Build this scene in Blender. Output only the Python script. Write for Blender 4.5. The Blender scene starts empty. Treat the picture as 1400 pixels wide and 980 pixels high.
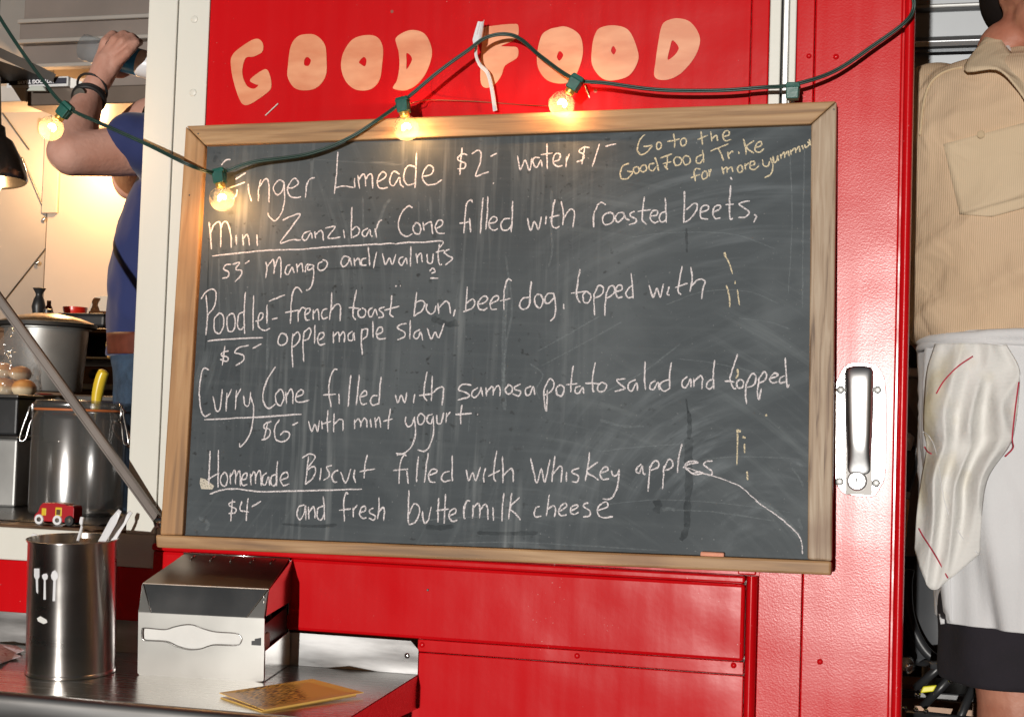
import bpy, bmesh, math, random
from mathutils import Vector, Matrix, noise
from mathutils.bvhtree import BVHTree
random.seed(7)
S = bpy.context.scene
COL = S.collection
R = math.radians

# ------------------------------------------------------------ camera
F = 2100.0                      # focal length in photo pixels (1400 wide)
def cam_axes(yaw, pitch, roll):
    f = Vector((math.sin(yaw)*math.cos(pitch), math.cos(yaw)*math.cos(pitch), math.sin(pitch)))
    r = Vector((math.cos(yaw), -math.sin(yaw), 0)); u = r.cross(f)
    c, s = math.cos(roll), math.sin(roll)
    return c*r+s*u, -s*r+c*u, f
CR, CU, CF = cam_axes(R(-15.32), R(2.73), R(1.84))
CP = Vector((0, -2.15, 1.6))
cam = bpy.data.cameras.new('camera'); camo = bpy.data.objects.new('camera', cam); COL.objects.link(camo)
camo.matrix_world = Matrix(((CR.x, CU.x, -CF.x, CP.x), (CR.y, CU.y, -CF.y, CP.y), (CR.z, CU.z, -CF.z, CP.z), (0, 0, 0, 1)))
cam.sensor_width = 36; cam.lens = 36*F/1400; cam.clip_start = 0.05; cam.clip_end = 2000
S.camera = camo

# ------------------------------------------------------------ sky, sun, exposure
def ray(px, py):
    return (CR*((px-700)/F) - CU*((py-490)/F) + CF)
_v = ray(1240, 596)                                   # where the low sun glints in the flat red door
SUN = Vector((_v.x, -_v.y, _v.z)).normalized()        # direction towards the sun
sun_el = math.asin(SUN.z)
w = bpy.data.worlds.new('World'); S.world = w; w.use_nodes = True
nt = w.node_tree; bg = nt.nodes['Background']
sky = nt.nodes.new('ShaderNodeTexSky'); sky.sky_type = 'NISHITA'; sky.sun_disc = False
sky.sun_elevation = max(sun_el, R(0.5)); sky.sun_rotation = math.atan2(SUN.x, SUN.y)
sky.air_density = 1.0; sky.dust_density = 1.0; sky.ozone_density = 1.0
nt.links.new(sky.outputs[0], bg.inputs[0]); bg.inputs[1].default_value = 0.05
sl = bpy.data.lights.new('sun', 'SUN'); sl.energy = 2.9; sl.angle = R(0.5); sl.color = (1, 0.965, 0.91)
so = bpy.data.objects.new('sun', sl); COL.objects.link(so)
so.rotation_euler = SUN.to_track_quat('Z', 'Y').to_euler(); so.location = (0, -6, 4)
S.view_settings.view_transform = 'Standard'; S.view_settings.look = 'None'
S.view_settings.exposure = 0.0; S.view_settings.gamma = 1.0
S.render.film_transparent = False
try:
    S.cycles.use_denoising = True; S.cycles.sample_clamp_indirect = 6
    S.cycles.max_bounces = 10; S.cycles.transparent_max_bounces = 24
except Exception: pass

# ------------------------------------------------------------ placing things on real planes
def P(px, py, y=0.0):
    d = ray(px, py); return CP + d*((y-CP.y)/d.y)
def PZ(px, py, z):
    d = ray(px, py); return CP + d*((z-CP.z)/d.z)
def PPL(px, py, o, n):
    d = ray(px, py); return CP + d*((o-CP).dot(n)/d.dot(n))

# ------------------------------------------------------------ materials
MATS = {}
def new_mat(name):
    m = bpy.data.materials.new(name); m.use_nodes = True; MATS[name] = m
    return m, m.node_tree, m.node_tree.nodes['Principled BSDF']
def sset(b, k, v):
    if k in b.inputs: b.inputs[k].default_value = v
def rgb(c): return (c[0], c[1], c[2], 1)
def pmat(name, col, rough=0.5, metal=0.0, spec=0.5, var=0.12, nscale=8.0, stretch=(1, 1, 1), bump=0.0, bscale=60.0,
         rvar=0.1, coat=0.0, coat_r=0.05, col2=None, thr=(0.3, 0.7), detail=5, bstretch=None, sheen=0.0):
    m, t, b = new_mat(name); N = t.nodes; L = t.links
    tc = N.new('ShaderNodeTexCoord'); mp = N.new('ShaderNodeMapping'); L.new(tc.outputs['Object'], mp.inputs[0])
    mp.inputs['Scale'].default_value = stretch
    n = N.new('ShaderNodeTexNoise'); n.inputs['Scale'].default_value = nscale; n.inputs['Detail'].default_value = detail
    L.new(mp.outputs[0], n.inputs['Vector'])
    cr = N.new('ShaderNodeValToRGB'); L.new(n.outputs['Fac'], cr.inputs[0])
    c2 = col2 if col2 else tuple(min(1, c*(1+var)) for c in col)
    c1 = col if col2 else tuple(c*(1-var) for c in col)
    cr.color_ramp.elements[0].color = rgb(c1); cr.color_ramp.elements[0].position = thr[0]
    cr.color_ramp.elements[1].color = rgb(c2); cr.color_ramp.elements[1].position = thr[1]
    L.new(cr.outputs[0], b.inputs['Base Color'])
    mr = N.new('ShaderNodeMapRange'); mr.inputs['To Min'].default_value = max(0.02, rough*(1-rvar)); mr.inputs['To Max'].default_value = min(1, rough*(1+rvar))
    L.new(n.outputs['Fac'], mr.inputs[0]); L.new(mr.outputs[0], b.inputs['Roughness'])
    sset(b, 'Metallic', metal); sset(b, 'Specular IOR Level', spec); sset(b, 'Coat Weight', coat); sset(b, 'Coat Roughness', coat_r)
    sset(b, 'Sheen Weight', sheen)
    if bump > 0:
        n2 = N.new('ShaderNodeTexNoise'); n2.inputs['Scale'].default_value = bscale; n2.inputs['Detail'].default_value = 3
        mp2 = N.new('ShaderNodeMapping'); L.new(tc.outputs['Object'], mp2.inputs[0]); mp2.inputs['Scale'].default_value = bstretch or (1, 1, 1)
        L.new(mp2.outputs[0], n2.inputs['Vector'])
        bp = N.new('ShaderNodeBump'); bp.inputs['Strength'].default_value = bump; bp.inputs['Distance'].default_value = 0.002
        L.new(n2.outputs['Fac'], bp.inputs['Height']); L.new(bp.outputs[0], b.inputs['Normal'])
        if coat: L.new(bp.outputs[0], b.inputs['Coat Normal'])
    return m

def red_paint(name, rough, coat, bump, bscale=420, wave=.3, spec=.34):
    """gloss enamel with faint scuffs, orange peel and small chips"""
    m = pmat(name, (0.56, 0.003, 0.006), rough=rough, spec=spec, nscale=3.0, bump=bump, bscale=bscale, coat=coat, coat_r=0.06,
             col2=(0.62, 0.005, 0.009), rvar=0.25)
    t = m.node_tree; N = t.nodes; L = t.links; b = N['Principled BSDF']
    tc = N.new('ShaderNodeTexCoord')
    v = N.new('ShaderNodeTexVoronoi'); v.inputs['Scale'].default_value = 9.0; L.new(tc.outputs['Object'], v.inputs['Vector'])
    n = N.new('ShaderNodeTexNoise'); n.inputs['Scale'].default_value = 30; L.new(tc.outputs['Object'], n.inputs['Vector'])
    ad = N.new('ShaderNodeMath'); ad.operation = 'MULTIPLY_ADD'; ad.inputs[1].default_value = 0.05; L.new(n.outputs['Fac'], ad.inputs[0]); L.new(v.outputs['Distance'], ad.inputs[2])
    lt = N.new('ShaderNodeMath'); lt.operation = 'LESS_THAN'; lt.inputs[1].default_value = 0.046; L.new(ad.outputs[0], lt.inputs[0])
    mx = N.new('ShaderNodeMix'); mx.data_type = 'RGBA'; mx.inputs[7].default_value = (0.32, 0.10, 0.08, 1)
    old = b.inputs['Base Color'].links[0].from_socket
    L.new(old, mx.inputs[6]); L.new(lt.outputs[0], mx.inputs[0])
    # pin-prick chips gathered in patches
    n3 = N.new('ShaderNodeTexNoise'); n3.inputs['Scale'].default_value = 330; n3.inputs['Detail'].default_value = 1; L.new(tc.outputs['Object'], n3.inputs['Vector'])
    n4 = N.new('ShaderNodeTexNoise'); n4.inputs['Scale'].default_value = 7; n4.inputs['Detail'].default_value = 4; L.new(tc.outputs['Object'], n4.inputs['Vector'])
    r3 = N.new('ShaderNodeMapRange'); r3.inputs[1].default_value = .76; r3.inputs[2].default_value = .80; L.new(n3.outputs['Fac'], r3.inputs[0])
    r4 = N.new('ShaderNodeMapRange'); r4.inputs[1].default_value = .50; r4.inputs[2].default_value = .62; L.new(n4.outputs['Fac'], r4.inputs[0])
    mm = N.new('ShaderNodeMath'); mm.operation = 'MULTIPLY'; L.new(r3.outputs[0], mm.inputs[0]); L.new(r4.outputs[0], mm.inputs[1])
    m3 = N.new('ShaderNodeMix'); m3.data_type = 'RGBA'; m3.inputs[7].default_value = (.75, .45, .42, 1); L.new(mx.outputs[2], m3.inputs[6]); L.new(mm.outputs[0], m3.inputs[0]); L.new(m3.outputs[2], b.inputs['Base Color'])
    # faint vertical wipe streaks in the gloss, and a gently wavy sheet
    mp = N.new('ShaderNodeMapping'); mp.inputs['Scale'].default_value = (34, 34, .8); L.new(tc.outputs['Object'], mp.inputs[0])
    n5 = N.new('ShaderNodeTexNoise'); n5.inputs['Scale'].default_value = 1.5; n5.inputs['Detail'].default_value = 5; L.new(mp.outputs[0], n5.inputs['Vector'])
    r5 = N.new('ShaderNodeMapRange'); r5.inputs[3].default_value = rough*.8; r5.inputs[4].default_value = rough*1.3; L.new(n5.outputs['Fac'], r5.inputs[0]); L.new(r5.outputs[0], b.inputs['Roughness'])
    n6 = N.new('ShaderNodeTexNoise'); n6.inputs['Scale'].default_value = 4.5; n6.inputs['Detail'].default_value = 2; L.new(tc.outputs['Object'], n6.inputs['Vector'])
    b6 = N.new('ShaderNodeBump'); b6.inputs['Strength'].default_value = wave; b6.inputs['Distance'].default_value = .02; L.new(n6.outputs['Fac'], b6.inputs['Height'])
    L.new(b.inputs['Normal'].links[0].from_socket, b6.inputs['Normal']) ; L.new(b6.outputs[0], b.inputs['Normal'])
    return m
RED = red_paint('red_gloss_paint', 0.20, 0.0, 0.05, 60)
RED_DOOR = red_paint('red_orange_peel_paint', 0.235, 0.0, 0.06, 420, .12, .27)
WHITE = pmat('white_painted_trim', (0.74, 0.73, 0.66), rough=0.42, var=0.05, nscale=6, bump=0.08, bscale=80, stretch=(1, 1, .25))
ALU = pmat('aluminium_strip', (0.62, 0.62, 0.60), rough=0.4, metal=0.6, nscale=20, stretch=(8, 8, .3))
BLACK = pmat('black_rubber', (0.012, 0.012, 0.013), rough=0.6)
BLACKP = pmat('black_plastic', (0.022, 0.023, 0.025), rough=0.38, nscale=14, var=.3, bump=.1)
STEEL = pmat('brushed_steel', (0.55, 0.54, 0.52), rough=0.26, metal=1.0, nscale=18, var=0.12, stretch=(0.6, 8, 8), bump=0.06, bscale=160, bstretch=(.1, 4, 4), rvar=.3)
STEEL_V = pmat('polished_steel', (0.60, 0.57, 0.54), rough=0.17, metal=1.0, nscale=9, var=0.10, stretch=(1, 1, 3), bump=0.05, bscale=60, rvar=.35)
CHROME = pmat('chrome', (0.74, 0.73, 0.71), rough=0.20, metal=1.0, nscale=12, var=0.05, bump=0.05, bscale=25, rvar=.4)
LATCHM = pmat('latch_chrome', (0.80, 0.80, 0.80), rough=0.30, metal=1.0, nscale=12, var=0.05, bump=0.05, bscale=60, rvar=.3)
DULL = pmat('dull_galvanised', (0.36, 0.36, 0.35), rough=0.45, metal=0.7, nscale=7, var=0.25)
DARKM = pmat('dark_metal', (0.10, 0.095, 0.09), rough=0.4, metal=0.6, nscale=10, var=0.4)
STRUT = pmat('grey_strut', (0.17, 0.145, 0.13), rough=0.38, metal=0.5, nscale=10, var=0.2)
LETTER = pmat('peach_vinyl', (0.70, 0.24, 0.11), rough=0.38, nscale=10, bump=.08, bscale=30, col2=(0.84, 0.38, 0.20), stretch=(1, 1, 3), thr=(.38, .62))
GREEN = pmat('green_socket', (0.008, 0.10, 0.075), rough=0.4, var=0.2, nscale=60, bump=.15, bscale=200)
CORD = pmat('green_cord', (0.010, 0.040, 0.030), rough=0.42, var=0.3, nscale=20, spec=.6)
BRASS = pmat('brass_collar', (0.85, 0.50, 0.12), rough=0.35, metal=0.7)
WPLAST = pmat('white_plastic', (0.80, 0.80, 0.82), rough=0.28, var=0.02)
PAPER = pmat('white_paper', (0.80, 0.79, 0.76), rough=0.8, var=0.04, nscale=30, bump=.2, bscale=80)
SKIN = pmat('skin', (0.48, 0.235, 0.17), rough=0.6, spec=.35, nscale=14, bump=0.55, bscale=120, col2=(0.60, 0.35, 0.28), thr=(.35, .65))
SKIN2 = pmat('ruddy_skin', (0.36, 0.125, 0.075), rough=0.5, nscale=18, bump=0.3, bscale=150, col2=(0.50, 0.22, 0.145), thr=(.35, .68))
HAIR = pmat('dark_hair', (0.010, 0.007, 0.006), rough=0.85, spec=.12, bump=.6, bscale=90, bstretch=(1, 1, .2))
BLUE = pmat('blue_cotton', (0.017, 0.028, 0.115), rough=0.85, var=0.15, nscale=8, bump=.35, bscale=30, sheen=.2)
DENIM = pmat('denim', (0.034, 0.062, 0.105), rough=0.9, var=0.3, nscale=50, bump=.3, bscale=220)
LEATHER = pmat('brown_leather', (0.12, 0.030, 0.016), rough=0.5, var=0.3, nscale=30)
SHORTS = pmat('black_cotton', (0.014, 0.011, 0.016), rough=0.95, var=0.3, nscale=14, bump=.3, bscale=200)
APRON = pmat('white_apron_cloth', (0.66, 0.66, 0.67), rough=0.95, var=0.05, nscale=7, bump=.25, bscale=300)
ASPH = pmat('asphalt', (0.05, 0.05, 0.052), rough=0.9, var=0.3, nscale=30, bump=.6, bscale=140)
CREAMW = pmat('cream_panel', (0.50, 0.40, 0.31), rough=0.30, var=0.05, nscale=3, spec=.5)
GREYP = pmat('grey_steel_panel', (0.34, 0.31, 0.28), rough=0.42, metal=.35, var=0.1, nscale=3)
CEIL = pmat('ceiling_metal', (0.30, 0.29, 0.285), rough=0.42, metal=.45, var=0.12, nscale=3)
BROWNM = pmat('grimy_brown_metal', (0.12, 0.065, 0.035), rough=0.4, metal=.4, var=0.4, nscale=12)
REDP = pmat('red_plastic', (0.60, 0.02, 0.01), rough=0.3)
YEL = pmat('yellow_plastic', (0.75, 0.52, 0.03), rough=0.3)
BREAD = pmat('bread_crust', (0.34, 0.12, 0.03), rough=0.5, nscale=22, col2=(0.58, 0.30, 0.10), bump=.4, bscale=60)
def bread_mat():
    m = BREAD; t = m.node_tree; N = t.nodes; L = t.links; b = N['Principled BSDF']
    ge = N.new('ShaderNodeNewGeometry'); sp = N.new('ShaderNodeSeparateXYZ'); L.new(ge.outputs['Normal'], sp.inputs[0])
    r = N.new('ShaderNodeMapRange'); r.inputs[1].default_value = -.15; r.inputs[2].default_value = .30; L.new(sp.outputs['Z'], r.inputs[0])
    mx = N.new('ShaderNodeMix'); mx.data_type = 'RGBA'; mx.inputs[6].default_value = (.72, .58, .38, 1); L.new(b.inputs['Base Color'].links[0].from_socket, mx.inputs[7]); L.new(r.outputs[0], mx.inputs[0]); L.new(mx.outputs[2], b.inputs['Base Color'])
bread_mat()
ORW = pmat('orange_wood', (0.70, 0.30, 0.10), rough=0.45, var=0.1, nscale=20, stretch=(6, 6, 1))

def glassy(name, tint=(1, 1, 1), rough=0.02, ior=1.45, gloss=1.0, body=None, bodyw=0.0, bump=0):
    m, t, b = new_mat(name); N = t.nodes; L = t.links
    tr = N.new('ShaderNodeBsdfTransparent'); tr.inputs[0].default_value = rgb(tint)
    gl = N.new('ShaderNodeBsdfGlossy'); gl.inputs['Roughness'].default_value = rough; gl.inputs[0].default_value = (gloss, gloss, gloss, 1)
    fr = N.new('ShaderNodeFresnel'); fr.inputs[0].default_value = ior
    if bump:
        tc = N.new('ShaderNodeTexCoord'); nz = N.new('ShaderNodeTexNoise'); nz.inputs['Scale'].default_value = bump; nz.inputs['Detail'].default_value = 2; nz.inputs['Distortion'].default_value = 1.5; L.new(tc.outputs['Object'], nz.inputs['Vector'])
        bp = N.new('ShaderNodeBump'); bp.inputs['Strength'].default_value = 1; bp.inputs['Distance'].default_value = .02; L.new(nz.outputs['Fac'], bp.inputs['Height']); L.new(bp.outputs[0], gl.inputs['Normal']); L.new(bp.outputs[0], fr.inputs['Normal'])
    ge = N.new('ShaderNodeNewGeometry'); iv = N.new('ShaderNodeMath'); iv.operation = 'SUBTRACT'; iv.inputs[0].default_value = 1; L.new(ge.outputs['Backfacing'], iv.inputs[1])
    ml = N.new('ShaderNodeMath'); ml.operation = 'MULTIPLY'; L.new(fr.outputs[0], ml.inputs[0]); L.new(iv.outputs[0], ml.inputs[1])
    mx = N.new('ShaderNodeMixShader'); L.new(ml.outputs[0], mx.inputs[0]); L.new(tr.outputs[0], mx.inputs[1]); L.new(gl.outputs[0], mx.inputs[2])
    out = N['Material Output']
    if body:
        df = N.new('ShaderNodeBsdfDiffuse'); df.inputs[0].default_value = rgb(body)
        m2 = N.new('ShaderNodeMixShader'); m2.inputs[0].default_value = bodyw
        L.new(mx.outputs[0], m2.inputs[1]); L.new(df.outputs[0], m2.inputs[2]); L.new(m2.outputs[0], out.inputs[0])
    else: L.new(mx.outputs[0], out.inputs[0])
    return m
GLASS = glassy('clear_glass', (0.96, 0.93, 0.88), 0.03, 1.5, body=(.95, .85, .72), bodyw=.07)
JAR = glassy('jar_plastic', (0.78, 0.78, 0.78), 0.20, 2.4, body=(.45, .45, .44), bodyw=.06)
BAG = glassy('clear_bag', (0.90, 0.90, 0.90), 0.14, 2.0, body=(.7, .7, .7), bodyw=.10, bump=26)
WATER = glassy('bottle_plastic', (0.85, 0.9, 0.93), 0.05, 1.55, body=(.6, .62, .65), bodyw=.10)
def emis(name, col, s):
    m, t, b = new_mat(name); e = t.nodes.new('ShaderNodeEmission'); e.inputs[0].default_value = rgb(col); e.inputs[1].default_value = s
    t.links.new(e.outputs[0], t.nodes['Material Output'].inputs[0]); return m
FIL = emis('glowing_filament', (1, .70, .36), 30)
def aniso(m, an, rot=0.0, rough=None):
    t = m.node_tree; b = t.nodes['Principled BSDF']; tg = t.nodes.new('ShaderNodeTangent'); tg.direction_type = 'RADIAL'; tg.axis = 'Z'
    t.links.new(tg.outputs[0], b.inputs['Tangent']); b.inputs['Anisotropic'].default_value = an; b.inputs['Anisotropic Rotation'].default_value = rot
    return m
CANM = aniso(pmat('brushed_canister_steel', (0.70, 0.67, 0.64), rough=0.29, metal=1.0, nscale=9, var=0.10, stretch=(1, 1, 3), rvar=.2), .9, .25)
LIDM = pmat('reflection_brown_steel', (0.36, 0.31, 0.27), rough=0.36, metal=1.0, nscale=7, var=0.12, rvar=.2)  # dark brown reflection on the lid put into its base colour
FACEM = pmat('satin_steel', (0.56, 0.55, 0.52), rough=0.30, metal=1.0, nscale=6, var=0.05, rvar=.2)

def wood(name, c1, c2, axis, grain=1.0, dark=(0.10, 0.055, 0.03), gdark=.35):
    m, t, b = new_mat(name); N = t.nodes; L = t.links
    tc = N.new('ShaderNodeTexCoord'); mp = N.new('ShaderNodeMapping'); L.new(tc.outputs['Object'], mp.inputs[0])
    sc = [26, 26, 26]; sc[axis] = 1.6; mp.inputs['Scale'].default_value = sc
    n = N.new('ShaderNodeTexNoise'); n.inputs['Scale'].default_value = 3.2*grain; n.inputs['Detail'].default_value = 7; n.inputs['Distortion'].default_value = .6
    L.new(mp.outputs[0], n.inputs['Vector'])
    cr = N.new('ShaderNodeValToRGB'); e = cr.color_ramp.elements
    e[0].position = .30; e[0].color = rgb(tuple(a*(1-gdark)+d*gdark for a, d in zip(c1, dark))); e[1].position = .68; e[1].color = rgb(c2)
    k = e.new(.46); k.color = rgb(c1)
    L.new(n.outputs['Fac'], cr.inputs[0])
    n3 = N.new('ShaderNodeTexNoise'); n3.inputs['Scale'].default_value = 7; n3.inputs['Detail'].default_value = 4; L.new(tc.outputs['Object'], n3.inputs['Vector'])
    c3 = N.new('ShaderNodeValToRGB'); c3.color_ramp.elements[0].position = .60; c3.color_ramp.elements[1].position = .78
    c3.color_ramp.elements[0].color = (0, 0, 0, 1); c3.color_ramp.elements[1].color = (.7, .7, .7, 1); L.new(n3.outputs['Fac'], c3.inputs[0])
    mx = N.new('ShaderNodeMix'); mx.data_type = 'RGBA'; L.new(c3.outputs[0], mx.inputs[0]); L.new(cr.outputs[0], mx.inputs[6])
    mx.inputs[7].default_value = rgb((c1[0]*.62, c1[1]*.5, c1[2]*.45))
    L.new(mx.outputs[2], b.inputs['Base Color']); b.inputs['Roughness'].default_value = .55
    bp = N.new('ShaderNodeBump'); bp.inputs['Strength'].default_value = .35; bp.inputs['Distance'].default_value = .001
    L.new(n.outputs['Fac'], bp.inputs['Height']); L.new(bp.outputs[0], b.inputs['Normal'])
    return m
WOOD_H = wood('pine_rail', (0.36, 0.20, 0.088), (0.50, 0.31, 0.155), 0, 1.0, gdark=.55)
WOOD_L = wood('pine_left_rail', (0.42, 0.225, 0.095), (0.52, 0.31, 0.15), 2, .8, gdark=.5)
WOOD_R = wood('weathered_rail', (0.36, 0.25, 0.16), (0.48, 0.37, 0.26), 2, 2.0, gdark=.8)

# ------------------------------------------------------------ object helpers
def link(name, me, mat=None, parent=None, smooth=False):
    o = bpy.data.objects.new(name, me); COL.objects.link(o)
    if mat and not len(me.materials): me.materials.append(mat)
    if parent: o.parent = parent; o.matrix_parent_inverse = Matrix()
    if smooth:
        for p in me.polygons: p.use_smooth = True
    return o
def tag(o, label=None, cat=None, group=None, kind=None):
    if label: o['label'] = label
    if cat: o['category'] = cat
    if group: o['group'] = group
    if kind: o['kind'] = kind
    return o
def thing(name, label, cat, loc=(0, 0, 0), group=None, mat4=None):
    o = bpy.data.objects.new(name, None); COL.objects.link(o); o.empty_display_size = .05
    if mat4 is not None: o.matrix_world = mat4
    else: o.location = loc
    return tag(o, label, cat, group)
ORG = {}                        # world origin of every built object: meshes store vertices relative to it
class MB:
    def __init__(s): s.v = []; s.f = []; s.o = Vector((0, 0, 0))
    def add(s, vs, fs):
        k = len(s.v); s.v += [Vector(x) for x in vs]; s.f += [tuple(i+k for i in f) for f in fs]; return s
    def box(s, a, b):
        x0, x1 = sorted((a[0], b[0])); y0, y1 = sorted((a[1], b[1])); z0, z1 = sorted((a[2], b[2]))
        return s.add([(x0, y0, z0), (x1, y0, z0), (x1, y1, z0), (x0, y1, z0), (x0, y0, z1), (x1, y0, z1), (x1, y1, z1), (x0, y1, z1)],
                     [(0, 3, 2, 1), (4, 5, 6, 7), (0, 1, 5, 4), (1, 2, 6, 5), (2, 3, 7, 6), (3, 0, 4, 7)])
    def lathe(s, prof, n=48, axis=None, org=None, close=True):
        """prof: list of (r, h) turned round axis from org"""
        ax = Vector(axis or (0, 0, 1)).normalized(); org = Vector(org or (0, 0, 0))
        u = ax.orthogonal().normalized(); v = ax.cross(u); k = len(s.v); m = len(prof)
        for r, h in prof:
            for i in range(n):
                a = 2*math.pi*i/n; s.v.append(org+ax*h+(u*math.cos(a)+v*math.sin(a))*max(r, 1e-5))
        for j in range(m-1):
            for i in range(n):
                i2 = (i+1) % n; s.f.append((k+j*n+i, k+j*n+i2, k+(j+1)*n+i2, k+(j+1)*n+i))
        if close:
            s.f.append(tuple(k+i for i in reversed(range(n)))); s.f.append(tuple(k+(m-1)*n+i for i in range(n)))
        return s
    def tube(s, pts, r, n=10, close=True):
        pts = [Vector(p) for p in pts]; k = len(s.v); rr = r if hasattr(r, '__len__') else [r]*len(pts)
        t0 = (pts[1]-pts[0]).normalized(); u = t0.orthogonal().normalized()
        for j, p in enumerate(pts):
            t = (pts[min(j+1, len(pts)-1)]-pts[max(j-1, 0)]).normalized()
            u = (u-t*u.dot(t)).normalized(); v = t.cross(u)
            for i in range(n):
                a = 2*math.pi*i/n; s.v.append(p+(u*math.cos(a)+v*math.sin(a))*rr[j])
        for j in range(len(pts)-1):
            for i in range(n):
                i2 = (i+1) % n; s.f.append((k+j*n+i, k+j*n+i2, k+(j+1)*n+i2, k+(j+1)*n+i))
        if close:
            s.f.append(tuple(k+i for i in reversed(range(n)))); s.f.append(tuple(k+(len(pts)-1)*n+i for i in range(n)))
        return s
    def prism(s, poly, d):
        """closed polygon (3-D points) pushed along d"""
        poly = [Vector(p) for p in poly]; n = len(poly); d = Vector(d)
        return s.add(poly+[p+d for p in poly], [tuple(reversed(range(n))), tuple(range(n, 2*n))]+[(i, (i+1) % n, n+(i+1) % n, n+i) for i in range(n)])
    def mesh(s, name='mesh', fix=True):
        me = bpy.data.meshes.new(name); me.from_pydata([tuple(v-s.o) for v in s.v], [], s.f); me.update()
        if fix:
            bm = bmesh.new(); bm.from_mesh(me); bmesh.ops.recalc_face_normals(bm, faces=bm.faces); bm.to_mesh(me); bm.free()
        return me
    def build(s, name, mat, parent=None, smooth=False, bevel=0, org=None, sub=0, auto=None, fix=True):
        s.o = Vector(org) if org is not None else ORG.get(parent.name, Vector((0, 0, 0))) if parent else Vector((0, 0, 0))
        o = link(name, s.mesh(name, fix), mat, parent, smooth or auto is not None)
        ORG[o.name] = s.o.copy()
        if parent is None: o.location = s.o
        if bevel:
            b = o.modifiers.new('bevel', 'BEVEL'); b.width = bevel; b.segments = 2; b.limit_method = 'ANGLE'; b.angle_limit = R(40)
            b.harden_normals = False
        if auto is not None:
            me = o.data
            try: me.set_sharp_from_angle(angle=R(auto))
            except Exception: pass
        if sub:
            q = o.modifiers.new('sub', 'SUBSURF'); q.levels = sub; q.render_levels = sub
        return o
def upd(): bpy.context.view_layer.update()
def wt(name, label, cat, p, group=None):
    """thing whose children are given in world coordinates (child meshes are stored relative to the Empty)"""
    o = thing(name, label, cat, p, group); ORG[o.name] = Vector(p); return o
def catmull(pts, k=5):
    pts = [Vector(p) for p in pts]; out = []
    if len(pts) < 3: 
        return [pts[0].lerp(pts[-1], i/k) for i in range(k+1)]
    q = [pts[0]*2-pts[1]]+pts+[pts[-1]*2-pts[-2]]
    for i in range(1, len(q)-2):
        a, b, c, d = q[i-1:i+3]
        for j in range(k):
            t = j/k; out.append(.5*((2*b)+(c-a)*t+(2*a-5*b+4*c-d)*t*t+(3*b-a-3*c+d)*t**3))
    return out+[pts[-1]]
def catmull_closed(pts, k=6):
    pts = [Vector(p) for p in pts]; n = len(pts); out = []
    for i in range(n):
        a, b, c, d = pts[i-1], pts[i], pts[(i+1) % n], pts[(i+2) % n]
        for j in range(k):
            t = j/k; out.append(.5*((2*b)+(c-a)*t+(2*a-5*b+4*c-d)*t*t+(3*b-a-3*c+d)*t**3))
    return out
def blob(parts, voxel=.006, smooth_it=6):
    """one continuous skin from tapered limbs: parts = list of chains [(point, radius), ...] or ('ell', centre, (rx,ry,rz), euler)"""
    bm = bmesh.new()
    def ball(c, r):
        g = bmesh.ops.create_icosphere(bm, subdivisions=3, radius=1)
        for v in g['verts']: v.co = Vector((v.co.x*r[0], v.co.y*r[1], v.co.z*r[2]))+c
    for p in parts:
        if p[0] == 'ell':
            g = bmesh.ops.create_icosphere(bm, subdivisions=4, radius=1)
            M = Matrix.Translation(p[1]) @ (p[3].to_matrix().to_4x4() if len(p) > 3 else Matrix()) @ Matrix.Diagonal((*p[2], 1))
            for v in g['verts']: v.co = M @ v.co
            continue
        ch = [(Vector(a), r) for a, r in p]
        for a, r in ch: ball(a, (r, r, r))
        for (a, ra), (b, rb) in zip(ch, ch[1:]):
            t = (b-a).normalized(); u = t.orthogonal().normalized(); v = t.cross(u); n = 20
            va = [bm.verts.new(a+(u*math.cos(6.28318*i/n)+v*math.sin(6.28318*i/n))*ra) for i in range(n)]
            vb = [bm.verts.new(b+(u*math.cos(6.28318*i/n)+v*math.sin(6.28318*i/n))*rb) for i in range(n)]
            for i in range(n): bm.faces.new((va[i], va[(i+1) % n], vb[(i+1) % n], vb[i]))
            bm.faces.new(list(reversed(va))); bm.faces.new(vb)
    bmesh.ops.recalc_face_normals(bm, faces=bm.faces)
    me = bpy.data.meshes.new('tmp'); bm.to_mesh(me); bm.free()
    o = bpy.data.objects.new('tmp', me); COL.objects.link(o)
    md = o.modifiers.new('r', 'REMESH'); md.mode = 'VOXEL'; md.voxel_size = voxel
    if smooth_it: sm = o.modifiers.new('s', 'SMOOTH'); sm.factor = .5; sm.iterations = smooth_it
    upd(); dg = bpy.context.evaluated_depsgraph_get()
    res = bpy.data.meshes.new_from_object(o.evaluated_get(dg)); bpy.data.objects.remove(o); bpy.data.meshes.remove(me)
    return res
def shift_mesh(me, d):
    me.transform(Matrix.Translation(-Vector(d))); return me
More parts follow.
